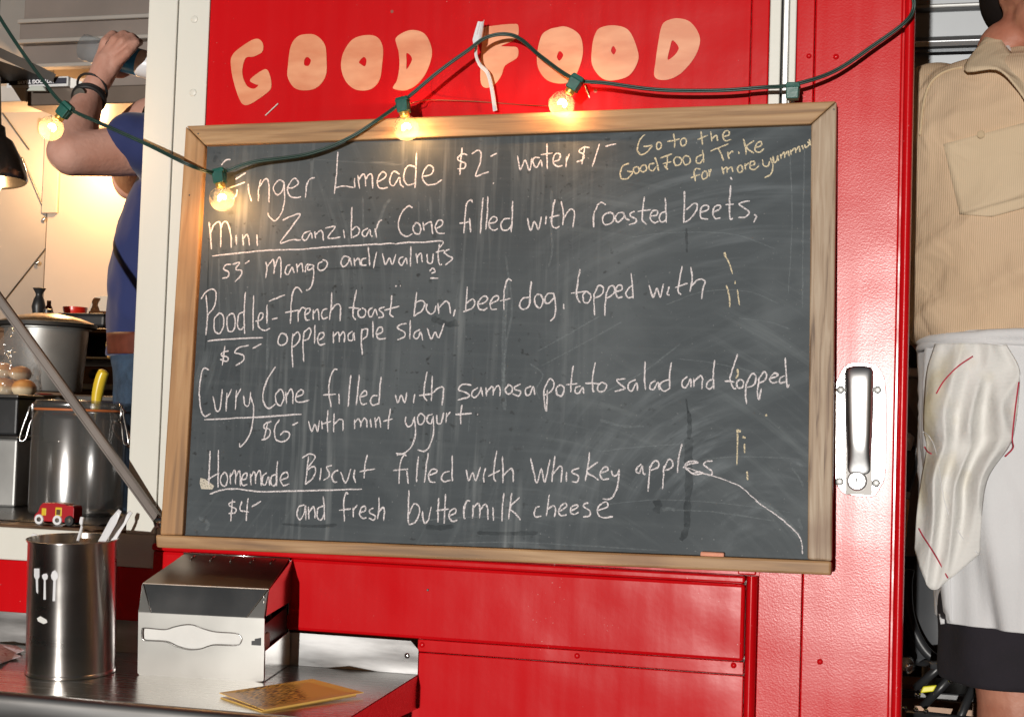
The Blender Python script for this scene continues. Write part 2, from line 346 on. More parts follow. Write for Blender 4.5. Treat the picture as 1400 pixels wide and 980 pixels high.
def loft(secs, n=72, m=60, fn=None, cap=True):
    """secs: (z, cx, cy, rx, ry, power) blended smoothly; fn(angle, t, p)->offset along normal"""
    mb = MB(); pts = [Vector(s[:3]) for s in secs]
    ks = [tuple(s) for s in secs]
    def at(t):
        x = t*(len(ks)-1); i = min(int(x), len(ks)-2); f = x-i
        a = ks[max(i-1, 0)]; b = ks[i]; c = ks[i+1]; d = ks[min(i+2, len(ks)-1)]
        return [.5*((2*b[j])+(c[j]-a[j])*f+(2*a[j]-5*b[j]+4*c[j]-d[j])*f*f+(3*b[j]-a[j]-3*c[j]+d[j])*f**3) for j in range(6)]
    for j in range(m+1):
        z, cx, cy, rx, ry, pw = at(j/m)
        for i in range(n):
            a = 2*math.pi*i/n; c, s = math.cos(a), math.sin(a)
            x = math.copysign(abs(c)**(2/pw), c); y = math.copysign(abs(s)**(2/pw), s)
            o = fn(a, j/m, Vector((cx+rx*x, cy+ry*y, z))) if fn else 0
            nn = Vector((x, y, 0)).normalized()
            mb.v.append(Vector((cx+rx*x, cy+ry*y, z))+nn*o)
    for j in range(m):
        for i in range(n):
            i2 = (i+1) % n; mb.f.append((j*n+i, j*n+i2, (j+1)*n+i2, (j+1)*n+i))
    if cap:
        mb.f.append(tuple(reversed(range(n)))); mb.f.append(tuple(m*n+i for i in range(n)))
    return mb

# ------------------------------------------------------------ chalk strokes traced from the board
# tile format:  @x0 y0   >label|colour   strokes "x,y x,y ..." separated by ;
CH='''
>w|Ginger Limeade
@260 170
258,225 235,228 215,240 200,262;290,352 322,330 355,310;235,412 290,392 350,370;300,415 296,450 270,482;370,380 376,440 392,492;450,355 436,420 436,490;440,400 480,350 502,375 503,500;600,370 570,355 535,390 535,430 560,450 590,420 600,365;600,370 602,480 585,560 545,615 510,595 495,565;625,408 662,402 690,375 670,345 638,370 620,420 640,460 680,468 708,462;745,370 735,470;738,405 760,355 795,340
942,175 935,300 920,442;925,405 980,395 1045,405;1048,345 1050,405;1070,325 1080,412;1075,355 1100,320 1116,335 1120,395;1118,355 1145,318 1160,335 1165,412;1195,368 1235,348 1250,320 1225,305 1200,340 1195,385 1215,408 1262,405;1335,320 1300,300 1275,340 1275,380 1300,390 1335,340 1340,380 1362,402
@540 170
130,272 85,265 58,310 60,360 85,390 125,375;137,185 133,300 128,408;180,332 230,320 245,280 215,262 185,300 175,345 205,385 260,380 300,352
>w|$2- water $1-
@540 170
465,195 430,190 400,215 412,235 450,250 440,280 400,285;428,150 420,240 413,325;490,192 520,168 548,178 545,240 515,330 560,315 600,305;610,205 650,185;626,374 632,378
782,200 800,290 830,230 858,295 875,215;925,215 890,215 882,250 905,275 930,230 938,270;970,125 970,200 972,285;930,195 1005,185;1010,238 1045,228 1055,195 1030,185 1010,215 1012,250 1040,270 1068,265;1095,205 1092,275;1092,240 1112,190;1240,148 1200,150 1175,175 1205,195 1200,225 1158,240;1212,140 1192,255;1305,125 1285,190 1260,270
@820 170
35,142 105,125
>y|Go to the Good Food Trike for more yummies
@820 170
290,65 255,100 240,160 260,195 300,180 325,150;280,142 328,138 326,152;375,110 360,135 370,160 390,150 388,120 372,112;470,60 478,100 478,150;430,112 510,95;535,85 515,110 525,138 550,125 548,95 533,85;645,45 650,90 656,130;625,97 690,72;708,45 715,110;715,92 745,72 752,106;782,82 822,70 825,50 800,45 785,75 800,105 838,98
190,250 150,265 130,310 140,345 180,345 212,308;175,300 215,305;230,270 215,290 230,315 250,300 245,275 230,270;270,262 258,285 275,305 298,290 290,262 270,262;350,250 320,255 315,285 340,298 360,270;350,212 365,250 377,298;432,205 428,285;385,217 460,190;400,252 455,240;410,264 435,290
490,205 472,230 485,262 515,255 520,220 490,205;545,200 530,225 545,258 575,245 572,210 545,200;650,195 620,210 615,240 640,250 655,225;655,165 660,200 663,245;705,172 820,125;755,150 778,200 790,236;815,175 825,225;820,197 845,170 852,180;884,174 890,190;915,95 930,150 935,195;985,105 936,145 985,186;988,152 1030,135 1028,112 1000,128 990,165 1020,180 1048,155
642,285 612,285 602,310 612,365;582,342 640,320;665,300 650,325 662,350 685,335 680,305 665,300;695,290 700,335;698,312 712,285;780,270 790,320;785,292 808,275 813,310;812,292 840,272 849,306;890,262 878,285 890,308 912,295 905,265 890,262;925,250 930,290;925,270 950,245;960,267 985,258 985,238 962,245 958,280 985,290 1015,265
1038,225 1045,260 1070,268 1085,235;1088,215 1105,270 1090,320 1050,342;1105,200 1112,245 1130,230 1137,200 1140,235;1150,190 1158,222;1155,202 1175,180 1182,215;1182,197 1200,172 1208,205;1215,165 1222,195;1220,177 1245,152 1250,185;1250,167 1272,145 1278,178;1290,135 1298,160;1305,130 1315,150 1340,125 1335,95;1325,110 1350,138
>w|Mini Zanzibar Cone
@260 280
120,110 130,190 135,285;128,190 150,130 185,110 195,150 195,272;195,150 215,110 240,120 260,200 262,275;292,195 295,255;335,190 340,262;340,217 360,190 372,210 378,260;425,190 428,265
590,100 640,75 700,62 650,140 575,242 640,225 705,225;770,170 730,180 715,215 740,225 770,180 778,217;795,170 800,215;800,192 830,165 845,180 850,230;862,150 925,140 880,205 905,215 960,205;978,160 985,215;1032,15 1028,120 1028,215;1030,162 1060,140 1080,160 1070,190 1035,212;1135,150 1105,165 1098,190 1120,200 1145,160 1150,190 1162,205;1180,150 1190,210;1180,172 1205,110 1225,100
140,328 300,310 500,290 700,285 870,270 1120,255 1306,246
@540 280
112,20 85,8 45,50 22,120 35,180 75,202 110,185;130,120 115,150 125,180 155,185 165,150 150,118 125,115;180,110 185,165;185,132 225,108 235,130 240,188;265,152 300,130 300,100 275,100 258,140 275,180 318,182;0,250 90,240 180,240 300,232 290,275
>w|filled with roasted beets,
@540 170
495,500 485,482 460,500 450,560 440,695;410,632 480,620;476,600 483,690;562,470 552,590 545,700;592,460 590,560 580,672;600,632 640,625 650,600 625,590 602,620 605,660 635,675 655,665;735,600 700,605 675,640 690,675 725,670 745,640;750,490 748,580 742,688
845,600 865,675 890,620 915,670 935,590;965,585 960,640;1020,480 1005,560 1000,640 1025,662 1050,650;985,597 1050,580;1060,490 1075,570 1070,645;1075,602 1115,545 1145,560 1135,660;1290,520 1268,580 1268,658;1285,522 1315,498 1345,515
@820 170
75,560 30,575 18,610 35,640 80,625 90,580 60,560;150,562 112,570 100,605 120,625 155,590 150,560 165,600 190,612;225,555 195,570 200,590 232,605 225,630 185,640;285,462 275,540 272,610 300,640;240,557 325,545;325,587 360,580 370,555 345,550 322,580 325,610 350,630 375,618;420,555 390,570 380,600 395,625 425,610;418,470 422,560 425,630
540,425 540,500 535,630;540,625 580,600 615,550 620,510 590,510 552,550;645,562 690,545 690,520 655,525 640,560 650,600 690,605;725,562 765,540 765,515 735,525 722,560 735,600 772,595;835,390 828,500 830,600 850,600;800,514 855,510;955,490 905,500 890,515 950,555 930,590 885,595;985,575 998,590 980,625;832,338 845,355
>w|$3- mango and / walnuts
@260 280
262,380 225,385 215,410 245,430 240,460 205,470;270,380 315,370 290,410 325,420 325,450 285,490;350,377 380,355
482,365 490,410 482,470;488,402 510,370 530,350 538,400 535,440;538,402 560,345 575,340 580,400 578,465;640,380 615,395 605,430 625,445 650,400 662,437;680,375 684,432;682,402 710,375 720,432;735,432 738,390 755,375;785,385 755,385 750,415 775,410 790,385;788,400 785,480 765,535 740,545;845,360 815,380 820,415 850,415 875,385 870,360 845,350
1015,335 980,330 962,370 980,395 1010,365 1020,340 1030,390;1045,340 1050,390;1050,362 1075,340 1085,385;1125,340 1095,350 1095,385 1125,385;1135,270 1142,330 1145,390;1190,300 1168,405;1228,310 1245,380 1270,340 1290,380 1312,315
@540 280
55,330 30,345 25,370 45,385 70,340 78,382;102,265 98,395;135,310 142,375;140,337 165,310 175,370;205,315 208,365 235,370 245,310;285,250 275,320 285,380 300,380;262,302 315,290;350,285 315,300 330,320 365,345 320,385;220,425 240,405 258,425 232,438;225,468 275,468;2,518 12,518;32,516 38,516
>w|Poodle - french toast bun, beef dog, topped with
@260 380
68,135 100,90 145,72 165,100 155,180 110,240;102,110 110,240 100,365;185,225 155,260 155,330 185,355 212,310 210,240 180,222;260,225 235,260 240,330 270,340 288,290 280,235 258,225;340,215 310,235 302,300 320,330 345,310;352,90 345,200 345,300 350,355;405,110 402,220 402,335;415,277 455,265 465,230 445,228 432,270 440,315 475,335 510,320;490,170 490,290;500,150 605,108;520,265 558,255;110,402 250,390 465,380
715,95 690,62 660,80 645,160 640,290;605,220 695,205;690,200 688,280;690,227 715,190 740,200;735,237 760,220 765,195 745,195 732,225 738,265 765,268;785,200 785,265;788,227 815,200 822,268;875,195 850,205 838,235 850,262 880,250;903,90 900,180 888,268;895,212 930,170 955,175 960,210 955,275
1062,75 1045,160 1040,240 1055,268;1010,187 1080,195;1090,195 1070,215 1080,250 1110,245 1120,210 1095,190;1165,190 1140,205 1140,240 1160,245 1180,200 1195,240;1240,185 1205,200 1228,225 1232,245 1200,255;1287,110 1280,190 1275,230 1298,250;1240,207 1335,180
@540 380
138,90 130,170 120,245;125,162 165,145 190,165 170,210 118,245;205,165 200,200 225,230 250,215 262,175;275,160 280,230;280,192 320,150 345,165 355,228;385,200 372,245;462,55 455,140 450,215;455,162 495,135 510,160 490,195 435,215;530,167 575,155 590,125 560,120 530,160 535,195 565,205 590,190;610,167 655,140 658,115 630,120 608,160 615,198 650,200;745,20 725,5 705,40 695,110 695,205;670,147 740,130
855,125 815,130 795,175 815,200 850,185 865,140;870,20 862,100 858,180;910,105 890,130 900,175 925,190 945,150 930,110 905,105;1015,100 975,100 955,140 975,165 1010,130 1018,100;1018,110 1025,200 1015,250 990,275;1075,165 1080,200;1182,-58 1165,30 1160,120 1185,160;1122,97 1225,85;1225,85 1200,110 1205,150 1235,155 1250,110 1225,85;1270,100 1270,180 1275,240;1268,112 1300,50 1330,65 1320,105 1275,130;1350,90 1340,180 1338,240;1350,97 1372,52 1398,58 1395,100 1350,130
@820 380
105,87 140,75 140,50 115,50 100,85 115,125 145,120;205,50 180,70 165,100 185,128 215,115;200,-30 208,40 212,130;315,45 340,125 365,65 385,125 405,40;445,55 430,100 445,110;525,-77 510,13 500,83 520,108;480,62 560,35;580,-72 590,0 575,88;585,52 630,10 672,20 660,60 650,135
>w|apple maple slaw
@260 380
615,360 580,355 560,400 575,430 610,415 620,380 595,352;655,355 650,450 655,570;655,372 685,345 700,370 690,410 655,440;725,345 720,440 725,535;725,347 760,320 770,345 755,385 725,400;797,300 793,420;820,397 850,375 850,350 825,355 815,390 825,425 862,420;912,345 915,415;915,377 940,345 950,360 952,410;952,377 975,345 985,360 985,410;1035,340 1010,360 1010,395 1035,395 1045,350 1050,400;1095,325 1092,400 1098,490;1095,332 1130,325 1125,370 1098,395;1165,275 1168,380;1190,362 1225,345 1225,315 1200,320 1188,360 1205,388 1250,385
@540 380
75,290 30,300 15,320 60,345 60,375 15,395;98,270 95,390;160,330 125,350 122,380 145,385 165,345 177,397;205,320 232,390 255,345 280,380 315,290
>w|$5-
@260 380
245,465 205,475 200,495 240,505 235,530 190,520;222,435 205,558;375,430 310,445 285,475 335,490 340,525 290,560;398,450 455,420
>w|Curry Cone filled with samosa potato salad and topped
@260 490
120,72 85,65 65,140 58,230 68,320 90,368 130,350;145,240 165,330 190,320 205,195;235,220 230,338;232,262 265,195;295,200 288,325;290,252 325,190;340,235 350,295 375,295 385,215;385,240 405,320 385,470 325,562 315,540;545,52 495,130 465,220 470,280 500,318 545,290;570,200 545,230 550,280 575,300 598,250 585,200 560,200;610,210 615,285;615,242 640,195 655,215 655,290;675,247 720,225 715,200 690,210 672,250 690,280 760,265;90,390 400,375 710,355
940,70 915,75 890,140 885,220 900,310;848,232 930,228;948,225 952,290;1025,105 1015,200 1008,308;1080,105 1070,200 1060,298;1085,247 1125,230 1120,205 1100,215 1085,250 1095,290 1130,285;1195,235 1165,240 1150,270 1165,298 1205,285;1218,115 1210,200 1205,292
@540 490
2,232 18,280 40,235 62,280 76,215;125,225 118,285;205,85 190,160 185,240 205,270;155,237 235,225;238,110 235,190 232,270;235,222 285,185 310,195 300,300;490,170 430,165 405,200 450,215 475,240 400,265;530,185 500,205 490,235 515,248 545,205 548,185 560,240;580,185 585,240;585,217 615,180 625,190 625,235;625,212 655,175 670,190 668,240;728,168 705,195 715,225 745,215 745,180 720,165;800,165 765,180 765,195 800,210 790,240 750,225;870,175 835,195 835,230 860,230 880,180 892,232
972,200 965,335 950,250 955,190 990,130 1015,160 1000,205 955,235;1055,165 1030,190 1035,230 1065,235 1080,190 1055,165;1138,45 1125,140 1120,215;1090,167 1165,160;1185,175 1155,185 1150,215 1175,220 1195,185 1205,225;1280,25 1262,110 1262,200 1275,212;1215,157 1310,160;1320,150 1295,175 1300,210 1335,205 1350,170 1320,150
@820 490
165,130 110,135 130,165 160,190 95,210;230,135 190,155 180,190 205,205 235,155 242,205;290,20 285,110 290,200;355,140 325,160 320,190 345,195 370,150 380,202;440,135 395,150 385,185 410,210 445,190;458,25 445,110 445,195;560,115 530,140 525,175 550,185 580,130 582,182;600,125 600,180;600,152 640,110 655,130 650,195;720,130 690,150 680,180 700,195 725,175;732,10 725,100 728,195
880,-28 850,60 832,130 850,185 872,192;795,142 860,150;900,130 875,150 880,185 910,185 915,150 895,130;935,155 930,220 937,290;935,162 970,100 995,115 985,165 940,185;1020,130 1005,210 1018,262 1030,190;1010,142 1045,85 1065,100 1055,135 1015,160;1085,127 1125,115 1140,100 1110,95 1085,130 1100,155 1135,150;1180,110 1150,125 1150,155 1185,150;1182,-5 1188,80 1195,180 1210,165
>w|$6- with mint yogurt
@260 490
520,400 480,415 470,440 510,455 500,500 455,520;495,410 470,515;570,390 540,440 545,510 580,532 625,510 632,475 600,465 575,490;650,425 690,408;755,400 775,465 795,420 812,465 825,395;840,400 843,450;880,330 875,400 878,470;845,417 900,400;918,350 915,470;918,422 950,390 975,400 975,460
1050,390 1048,450;1050,412 1070,385 1085,400 1088,440;1088,412 1110,380 1125,395 1128,440;1150,385 1155,440;1180,375 1185,440;1185,402 1205,375 1217,440;1278,318 1268,380 1262,450;1232,400 1292,385
@540 490
70,370 68,410 85,435 110,415 125,370;125,380 130,480 105,560 50,608 5,605;165,345 145,375 150,415 175,415 190,375 165,345;240,355 210,365 205,400 230,415 245,370;245,365 245,480 220,560 185,592 145,580;265,360 270,410 295,410 310,345;330,345 325,410;328,372 355,340;428,295 418,360 420,420;385,357 490,350;524,354 530,356
>w|Homemade Biscuit filled with Whiskey apples
@260 600
128,75 122,190 118,290;180,70 178,200 178,310;110,257 185,215;215,215 195,245 200,290 225,298 240,250 225,215 210,215;255,215 258,290;258,242 280,200 290,220 290,290;290,242 310,205 320,225 320,300;330,262 358,250 360,220 340,225 328,260 335,295 365,290;385,220 388,295;388,242 405,208 415,225 418,285;418,242 440,200 450,225 452,300;490,215 465,235 460,280 480,290 500,240 507,297;545,225 520,240 515,280 535,298 555,270;557,140 552,220 552,298;575,262 620,245 620,215 595,215 575,255 595,295 632,285
715,120 760,95 795,105 790,130 745,190;755,110 745,200 735,290;745,197 790,175 800,205 780,250 735,290;835,185 828,265;905,168 870,180 885,210 885,240 850,265;945,200 925,205 905,235 915,270 940,275;960,210 985,275 1000,265 1025,190;1050,195 1045,240 1055,278;1130,100 1115,170 1110,250;1082,207 1180,190;125,350 200,325 300,318 450,335 700,330 900,325 1095,318
@540 600
10,105 45,92 75,108;60,100 35,150 25,285;-12,202 85,190;75,200 85,285;150,110 140,200 138,275;212,90 198,190 188,278;215,232 260,215 265,195 235,195 215,230 225,270 260,275;350,205 315,215 298,245 310,270 355,262;365,105 365,200 365,270;455,195 470,265 495,215 515,265 545,180;578,185 565,235 570,280;650,75 635,160 630,240 645,270;595,237 670,200;685,110 690,200 688,280;690,237 735,190 752,205 755,272
865,120 885,210 905,280 935,190 955,275 990,130;1020,105 1010,190 1000,275;1005,227 1050,175 1065,190 1060,275;1095,210 1092,272;1175,185 1140,195 1130,215 1170,235 1165,270 1130,272;1242,85 1230,180 1215,268;1295,145 1225,205 1270,240 1298,262;1310,217 1355,200 1355,180 1330,185 1308,220 1325,255 1365,252
@820 600
75,200 85,235 110,225 125,190;125,195 118,270 100,340 65,380 20,382;265,160 240,180 232,205 255,215 270,170 278,220 295,222;320,170 315,240 308,335;320,182 350,140 375,150 370,180 325,200;410,170 405,240 400,320;410,187 440,130 465,145 460,180 415,200;525,30 505,110 495,215;530,182 570,160 625,150 595,140 560,150 545,180 590,215 640,205;720,138 680,145 665,165 715,205 705,230 640,210;
>w|$4- and fresh buttermilk cheese
@260 600
290,400 255,405 250,425 290,445 285,470 245,475;270,385 258,525;330,395 320,450 375,465;370,378 362,450 358,522;392,432 452,395;730,420 695,430 682,480 700,515 725,475 735,425 738,515;755,430 758,510;758,467 785,430 795,460 798,505;850,425 815,445 812,500 835,515 855,480;848,365 855,430 858,518
1010,350 995,345 980,400 985,525;950,454 1025,445;1040,435 1042,500;1040,457 1065,420;1085,472 1115,455 1115,430 1092,440 1082,480 1100,505 1125,500;1170,440 1145,450 1145,470 1180,490 1170,515 1140,505;1203,370 1205,440 1195,510;1203,467 1230,435 1240,460 1235,520
@540 600
88,325 85,440 85,540;88,482 120,415 150,425 155,470 130,530 85,545;175,460 185,530 210,520 232,430;280,375 275,450 275,530;322,350 318,450 315,540;262,457 345,445;345,492 385,470 385,445 355,455 345,490 365,525 400,515;440,425 440,500 450,505;440,462 455,400 480,395;500,420 495,505;500,442 525,410 540,430 540,505;545,452 575,415 590,440 595,515;625,435 628,520;695,345 685,440 683,525;745,345 735,420 725,510;795,370 735,435 775,480 800,515
925,430 900,440 888,470 900,495 935,490;985,355 975,430 965,490;970,452 1010,425 1025,450 1018,495;1045,462 1095,430 1085,410 1055,430 1045,465 1060,490 1095,480;1125,457 1165,435 1160,420 1130,430 1118,460 1140,480 1175,465;1235,405 1210,412 1205,430 1245,460 1240,490 1200,495;1290,457 1355,430 1350,400 1310,420 1290,460 1320,500 1390,495
'''

# ================================================================= GROUND
g = MB(); g.add([(-400, -400, 0), (400, -400, 0), (400, 400, 0), (-400, 400, 0)], [(0, 1, 2, 3)])
tag(g.build('ground', ASPH), kind='structure')

# ================================================================= FOOD TRUCK (outer skin lies on the plane y = 0)
xa = P(190, 350).x; xb = P(230, 350).x; xc = P(281, 168).x; xq = P(1027, 60).x; xd = P(1051.5, 100).x; xe = P(1088, 100).x
xf = P(1114, 60).x; xg = P(1229, 300).x; xh = P(1236.5, 480).x
XL = -3.4; XR = 1.0; ZT = 3.1; ZB = 0.45
z_sill = P(100, 721).z; z_wh = P(100, 770.5).z; z1 = P(700, 779).z; z2 = P(700, 881).z; z3 = P(700, 899).z
z_bd = P(700, 700).z; ZF = .70; ZC = 2.96; YB = 2.05
truck = wt('food_truck', 'red food truck side with white trimmed serving hatch and open doorway', 'food truck', (0, 0, ZB))
def tp(name, a, b, mat, bevel=.002, lab=None, par=None):
    o = MB().box(a, b).build(name, mat, par or truck, bevel=bevel)
    if lab: o['label'] = lab
    return o
# red panels
up = tp('side_panel', (xc, 0, z_bd), (xq-.001, .03, ZT), RED, .0015)
xm0, xm1 = P(1018, 900).x, P(1034, 900).x
mid = tp('side_panel', (xb+.0, -.010, z2), (xm0-.001, .03, z1), RED, .005, 'raised folded red panel under the chalkboard')
MB().box((xb, -.014, z1+.0005), (xm0-.001, .03, z1+.011)).build('panel_lip', RED, truck, bevel=.003)
MB().box((xb+.0, 0.002, z1+.0115), (xe, .03, z_bd-.0005)).build('side_panel', RED, truck)
strip = tp('rivet_strip', (P(572, 880).x, -.003, z3), (xm0-.001, .03, z2-.001), RED, .0012)
low = tp('side_panel', (xb, 0, ZB), (xm0-.001, .03, z3-.0015), RED, .0015)
wl = tp('side_panel', (XL, 0, ZB), (xb-.001, .03, z_wh), RED, .0015)
# moulding between panels and door
mo = MB(); n = 10
prof = [Vector((xm0+(xm1-xm0)*(i/n), -.013*math.sin(math.pi*i/n)**.6, ZB)) for i in range(n+1)]+[Vector((xm1, .03, ZB)), Vector((xm0, .03, ZB))]
mo.prism(prof, (0, 0, z1+.0110-ZB)).build('moulding', RED, truck, auto=50)
tp('moulding', (xq, -.003, z1+.012), (xd-.001, .03, ZT), RED, .002)
# aluminium channel
z_al = P(1070, 300).z
MB().box((xd, -.006, z_al), (xd+(xe-xd)*.42, .02, ZT)).build('aluminium_strip', WHITE, truck, bevel=.0015)
MB().box((xd+(xe-xd)*.42, .012, z_al), (xd+(xe-xd)*.50, .02, ZT)).build('rubber_seal', BLACK, truck)
MB().box((xd+(xe-xd)*.50, -.006, z_al), (xd+(xe-xd)*.72, .02, ZT)).build('aluminium_strip', ALU, truck, bevel=.0015)
MB().box((xd+(xe-xd)*.725, -.003, z_al), (xe-.0005, .02, ZT)).build('aluminium_strip', WHITE, truck, bevel=.0015)
# door
tp('door_jamb', (xe, -.001, z_bd+.0), (xf-.0008, .03, ZT), RED_DOOR, .0015)
tp('door_jamb', (xm1+.001, -.001, ZB), (xf-.0008, .03, z_bd-.0006), RED_DOOR, .0008)
door = tp('door_panel', (xf, -.003, ZB), (xg, .03, ZT), RED_DOOR, .0025, 'red door skin with orange peel gloss and chrome latch')
MB().box((xg-.0005, .003, ZB), (xg+.0025, .03, ZT)).build('groove', RED, truck)
ed = MB(); m_ = 12
prof = [Vector((xg+.0025+(xh+.0025-xg)*(i/m_), -.004-.006*math.sin(math.pi*(i/m_))**.7, ZB)) for i in range(m_+1)]+[Vector((xh+.005, .055, ZB)), Vector((xg+.0025, .055, ZB))]
ed.prism(prof, (0, 0, ZT-ZB)).build('door_edge', RED_DOOR, truck, auto=50)
# right of the doorway
tp('side_panel', (xh+.78, 0, ZB), (XR+.5, .05, ZT), RED, .002)
tp('door_lintel', (xh+.006, 0, 2.93), (xh+.779, .05, ZT), RED, .002)
# rivets
def rivet(px, py, par, y=-.001, r=.0042, mat=RED):
    p = P(px, py, y)
    MB().lathe([(r, 0), (r*.98, .0006), (r*.8, .0016), (r*.45, .0023), (0, .0026)], 14, (0, -1, 0), p).build('rivet', mat, par, smooth=True)
for q in ((577, 881), (789, 896), (1003, 909)): rivet(*q, strip, -.003)
for q in ((1106, 77),): rivet(*q, door, -.001, .0038)
for q in ((1143, 78), (1121, 904)): rivet(*q, door, -.003, .0042)
rivet(585, 806, mid, -.010, .002, DULL)
# staples and scratches above the board; white puts their glint into the colour
for a, b in (((363, 158), (380, 142)), ((806, 134), (800, 118))):
    MB().tube([P(*a, -.0005), P(*a, -.002), P((a[0]+b[0])/2, (a[1]+b[1])/2, -.002), P(*b, -.002), P(*b, -.0005)], .0009, 6).build('staple', WHITE, up)
# white window trim
tp('window_trim', (xa, -.004, z_sill-.004), (xb-.0006, .05, ZT), WHITE, .002, 'white painted upright beside the serving hatch')
tp('window_trim', (xb+.0006, -.0015, z_wh+.03), (xc-.0006, .03, ZT), WHITE, .0015)
tp('window_trim', (xb-.0005, .002, z_wh+.001), (xb+.0005, .02, ZT), DULL, 0)
tp('window_trim', (XL+.35, -.004, z_wh+.0007), (xb-.0006, .05, z_sill-.0045), WHITE, .002, 'white painted sill below the serving hatch')
tp('window_trim', (XL, -.004, z_wh+.0007), (XL+.3495, .05, ZT), WHITE, .002)
tp('hatch_sill', (XL+.35, .0, z_sill-.0044), (xa-.0005, .06, z_sill), BROWNM, .001)
tp('side_panel', (XL+.35, 0, 2.93), (xa-.0005, .03, ZT), RED, .002)
for q in ((266, 27), (264, 127)):
    p = P(*q, -.0015); MB().lathe([(.006, 0), (.006, .0006), (.0045, .0012), (0, .0014)], 14, (0, -1, 0), p).build('screw_cap', WHITE, truck, smooth=True)
# raised hatch door overhead (out of the frame, carried by the strut)
tp('hatch_flap', (XL+.35, -1.15, 3.03), (xa+.02, -.03, 3.065), RED, .004)
# inside shell
tp('truck_floor', (XL, .06, ZF-.06), (XR+.5, YB+.1, ZF), DARKM, 0)
tp('truck_ceiling', (XL, .06, ZC), (XR+.5, YB+.1, ZC+.05), CEIL, 0)
tp('truck_wall', (XL-.05, .06, ZF), (XL, YB, ZC), GREYP, 0)
tp('truck_wall', (XR+.5, .06, ZF), (XR+.55, YB, ZC), GREYP, 0)
XC = P(62, 320, YB).x
tp('truck_wall', (XC+.004, YB, ZF), (XR+.5, YB+.06, ZC), CREAMW, 0)
# skin behind panels so that the inside stays dark
tp('inner_lining', (xb+.002, .031, ZF), (xg, .055, ZC-.001), GREYP, 0)
for y in (.28, .62, .98, 1.36, 1.74):
    r_ = MB(); r_.prism([(XL, y, ZC-.0005), (XL, y+.012, ZC-.03), (XL, y+.05, ZC-.03), (XL, y+.062, ZC-.0005)], (XR+.5-XL, 0, 0)); r_.build('ceiling_rib', CEIL, truck)
for x in (-1.6, -1.35, -1.1, -.85, -.2, .1, .4):
    for y in (.2, .88, 1.26, 1.64):
        MB().lathe([(.008, 0), (.008, .002), (.004, .005), (0, .006)], 10, (0, 0, -1), (x+y*.11, y, ZC)).build('ceiling_screw', CHROME, truck, smooth=True)
# angled stainless panels left of the corner
c0 = Vector((XC, YB, 0)); dirw = Vector((-.82, -.57, 0)).normalized()
pn = MB(); pn.prism([c0+Vector((0, 0, ZF)), c0+dirw*1.1+Vector((0, 0, ZF)), c0+dirw*1.1+Vector((0, 0, ZC)), c0+Vector((0, 0, ZC))], Vector((.02, .05, 0))); pn.build('steel_wall_panel', GREYP, truck)
def onpanel(px, py, off=.004):
    nrm = Vector((dirw.y, -dirw.x, 0)); nrm = -nrm if nrm.y > 0 else nrm
    return PPL(px, py, c0+nrm*off, nrm)
for a, b in (((62, 340), (0, 418)), ((62, 290), (30, 215)), ((0, 150), (40, 205))):
    MB().tube([onpanel(*a), onpanel(*b)], .0018, 6).build('panel_joint', DARKM, truck)
for a in ((51, 360), (60, 300)):
    MB().lathe([(.008, 0), (.004, .004), (0, .005)], 10, (0, -1, 0), onpanel(*a, .006)).build('panel_screw', CHROME, truck, smooth=True)
MB().box(P(64, 189, YB)-Vector((0, .012, 0)), P(80, 292, YB)+Vector((0, -.002, 0))).build('corner_trim', CREAMW, truck, bevel=.002)
# roof and skirts so the truck is whole from other sides
tp('roof', (XL-.05, -.02, ZT), (XR+.55, YB+.15, ZT+.05), WHITE, .01)
tp('rear_panel', (XL-.05, YB+.101, ZB), (XR+.55, YB+.14, ZT-.001), RED, 0)
tp('end_panel', (XL-.09, .0, ZB), (XL-.051, YB+.1, ZT-.001), RED, 0)
tp('end_panel', (XR+.551, .0, ZB), (XR+.59, YB+.1, ZT-.001), RED, 0)
for x in (-2.5, .75):
    wh = MB().lathe([(.20, 0), (.33, 0), (.37, .03), (.37, .19), (.33, .22), (.20, .22)], 40, (0, 1, 0), (x, .08, .37)).build('wheel', BLACK, truck, auto=40)
    MB().lathe([(.0, -.01), (.08, -.012), (.10, .03), (.19, .035), (.21, .0), (.21, .2), (.0, .2)], 32, (0, 1, 0), (x, .085, .37)).build('rim', DULL, wh, auto=40)

# ---- chrome latch on the door
def DL(px, py): return P(px, py, -.003)
lc = DL(1175, 586)
pxm = 1.0/ (F/ ( (lc-CP).dot(CF)))         # metres per photo pixel there
def lpt(px, py, y):                         # latch drawing in pixels from its centre
    k = DL(px, py); return Vector((k.x, y, k.z))
out = [(1160, 497), (1192, 497), (1205, 508), (1211, 535), (1211, 640), (1204, 665), (1192, 679), (1160, 676), (1148, 668), (1141, 645), (1141, 540), (1147, 515)]
base = MB(); base.prism([lpt(x, y, -.0035) for x, y in catmull_closed([(a, b, 0) for a, b in out], 3) for x, y in [(x, y)]] if False else [lpt(q.x, q.y, -.0035) for q in catmull_closed([(a, b, 0) for a, b in out], 3)], (0, -.004, 0))
latch = base.build('door_latch', LATCHM, truck, bevel=.0012); latch['label'] = 'chrome paddle latch with key lock'
hb = MB(); W2 = 21
rows = [(499, -.009, .95), (512, -.0155, .95), (540, -.016, .95), (575, -.0163, .92), (600, -.0165, .86), (616, -.0145, .80), (636, -.0105, .76), (650, -.009, .9)]
cx_ = 1175
ring = []
for py, y, wf in rows:
    ring.append([lpt(cx_-W2*wf, py, -.0078), lpt(cx_-W2*wf*.8, py, y), lpt(cx_, py, y-.0004), lpt(cx_+W2*wf*.8, py, y), lpt(cx_+W2*wf, py, -.0078)])
k = len(ring[0]); hb.v = [p for r_ in ring for p in r_]
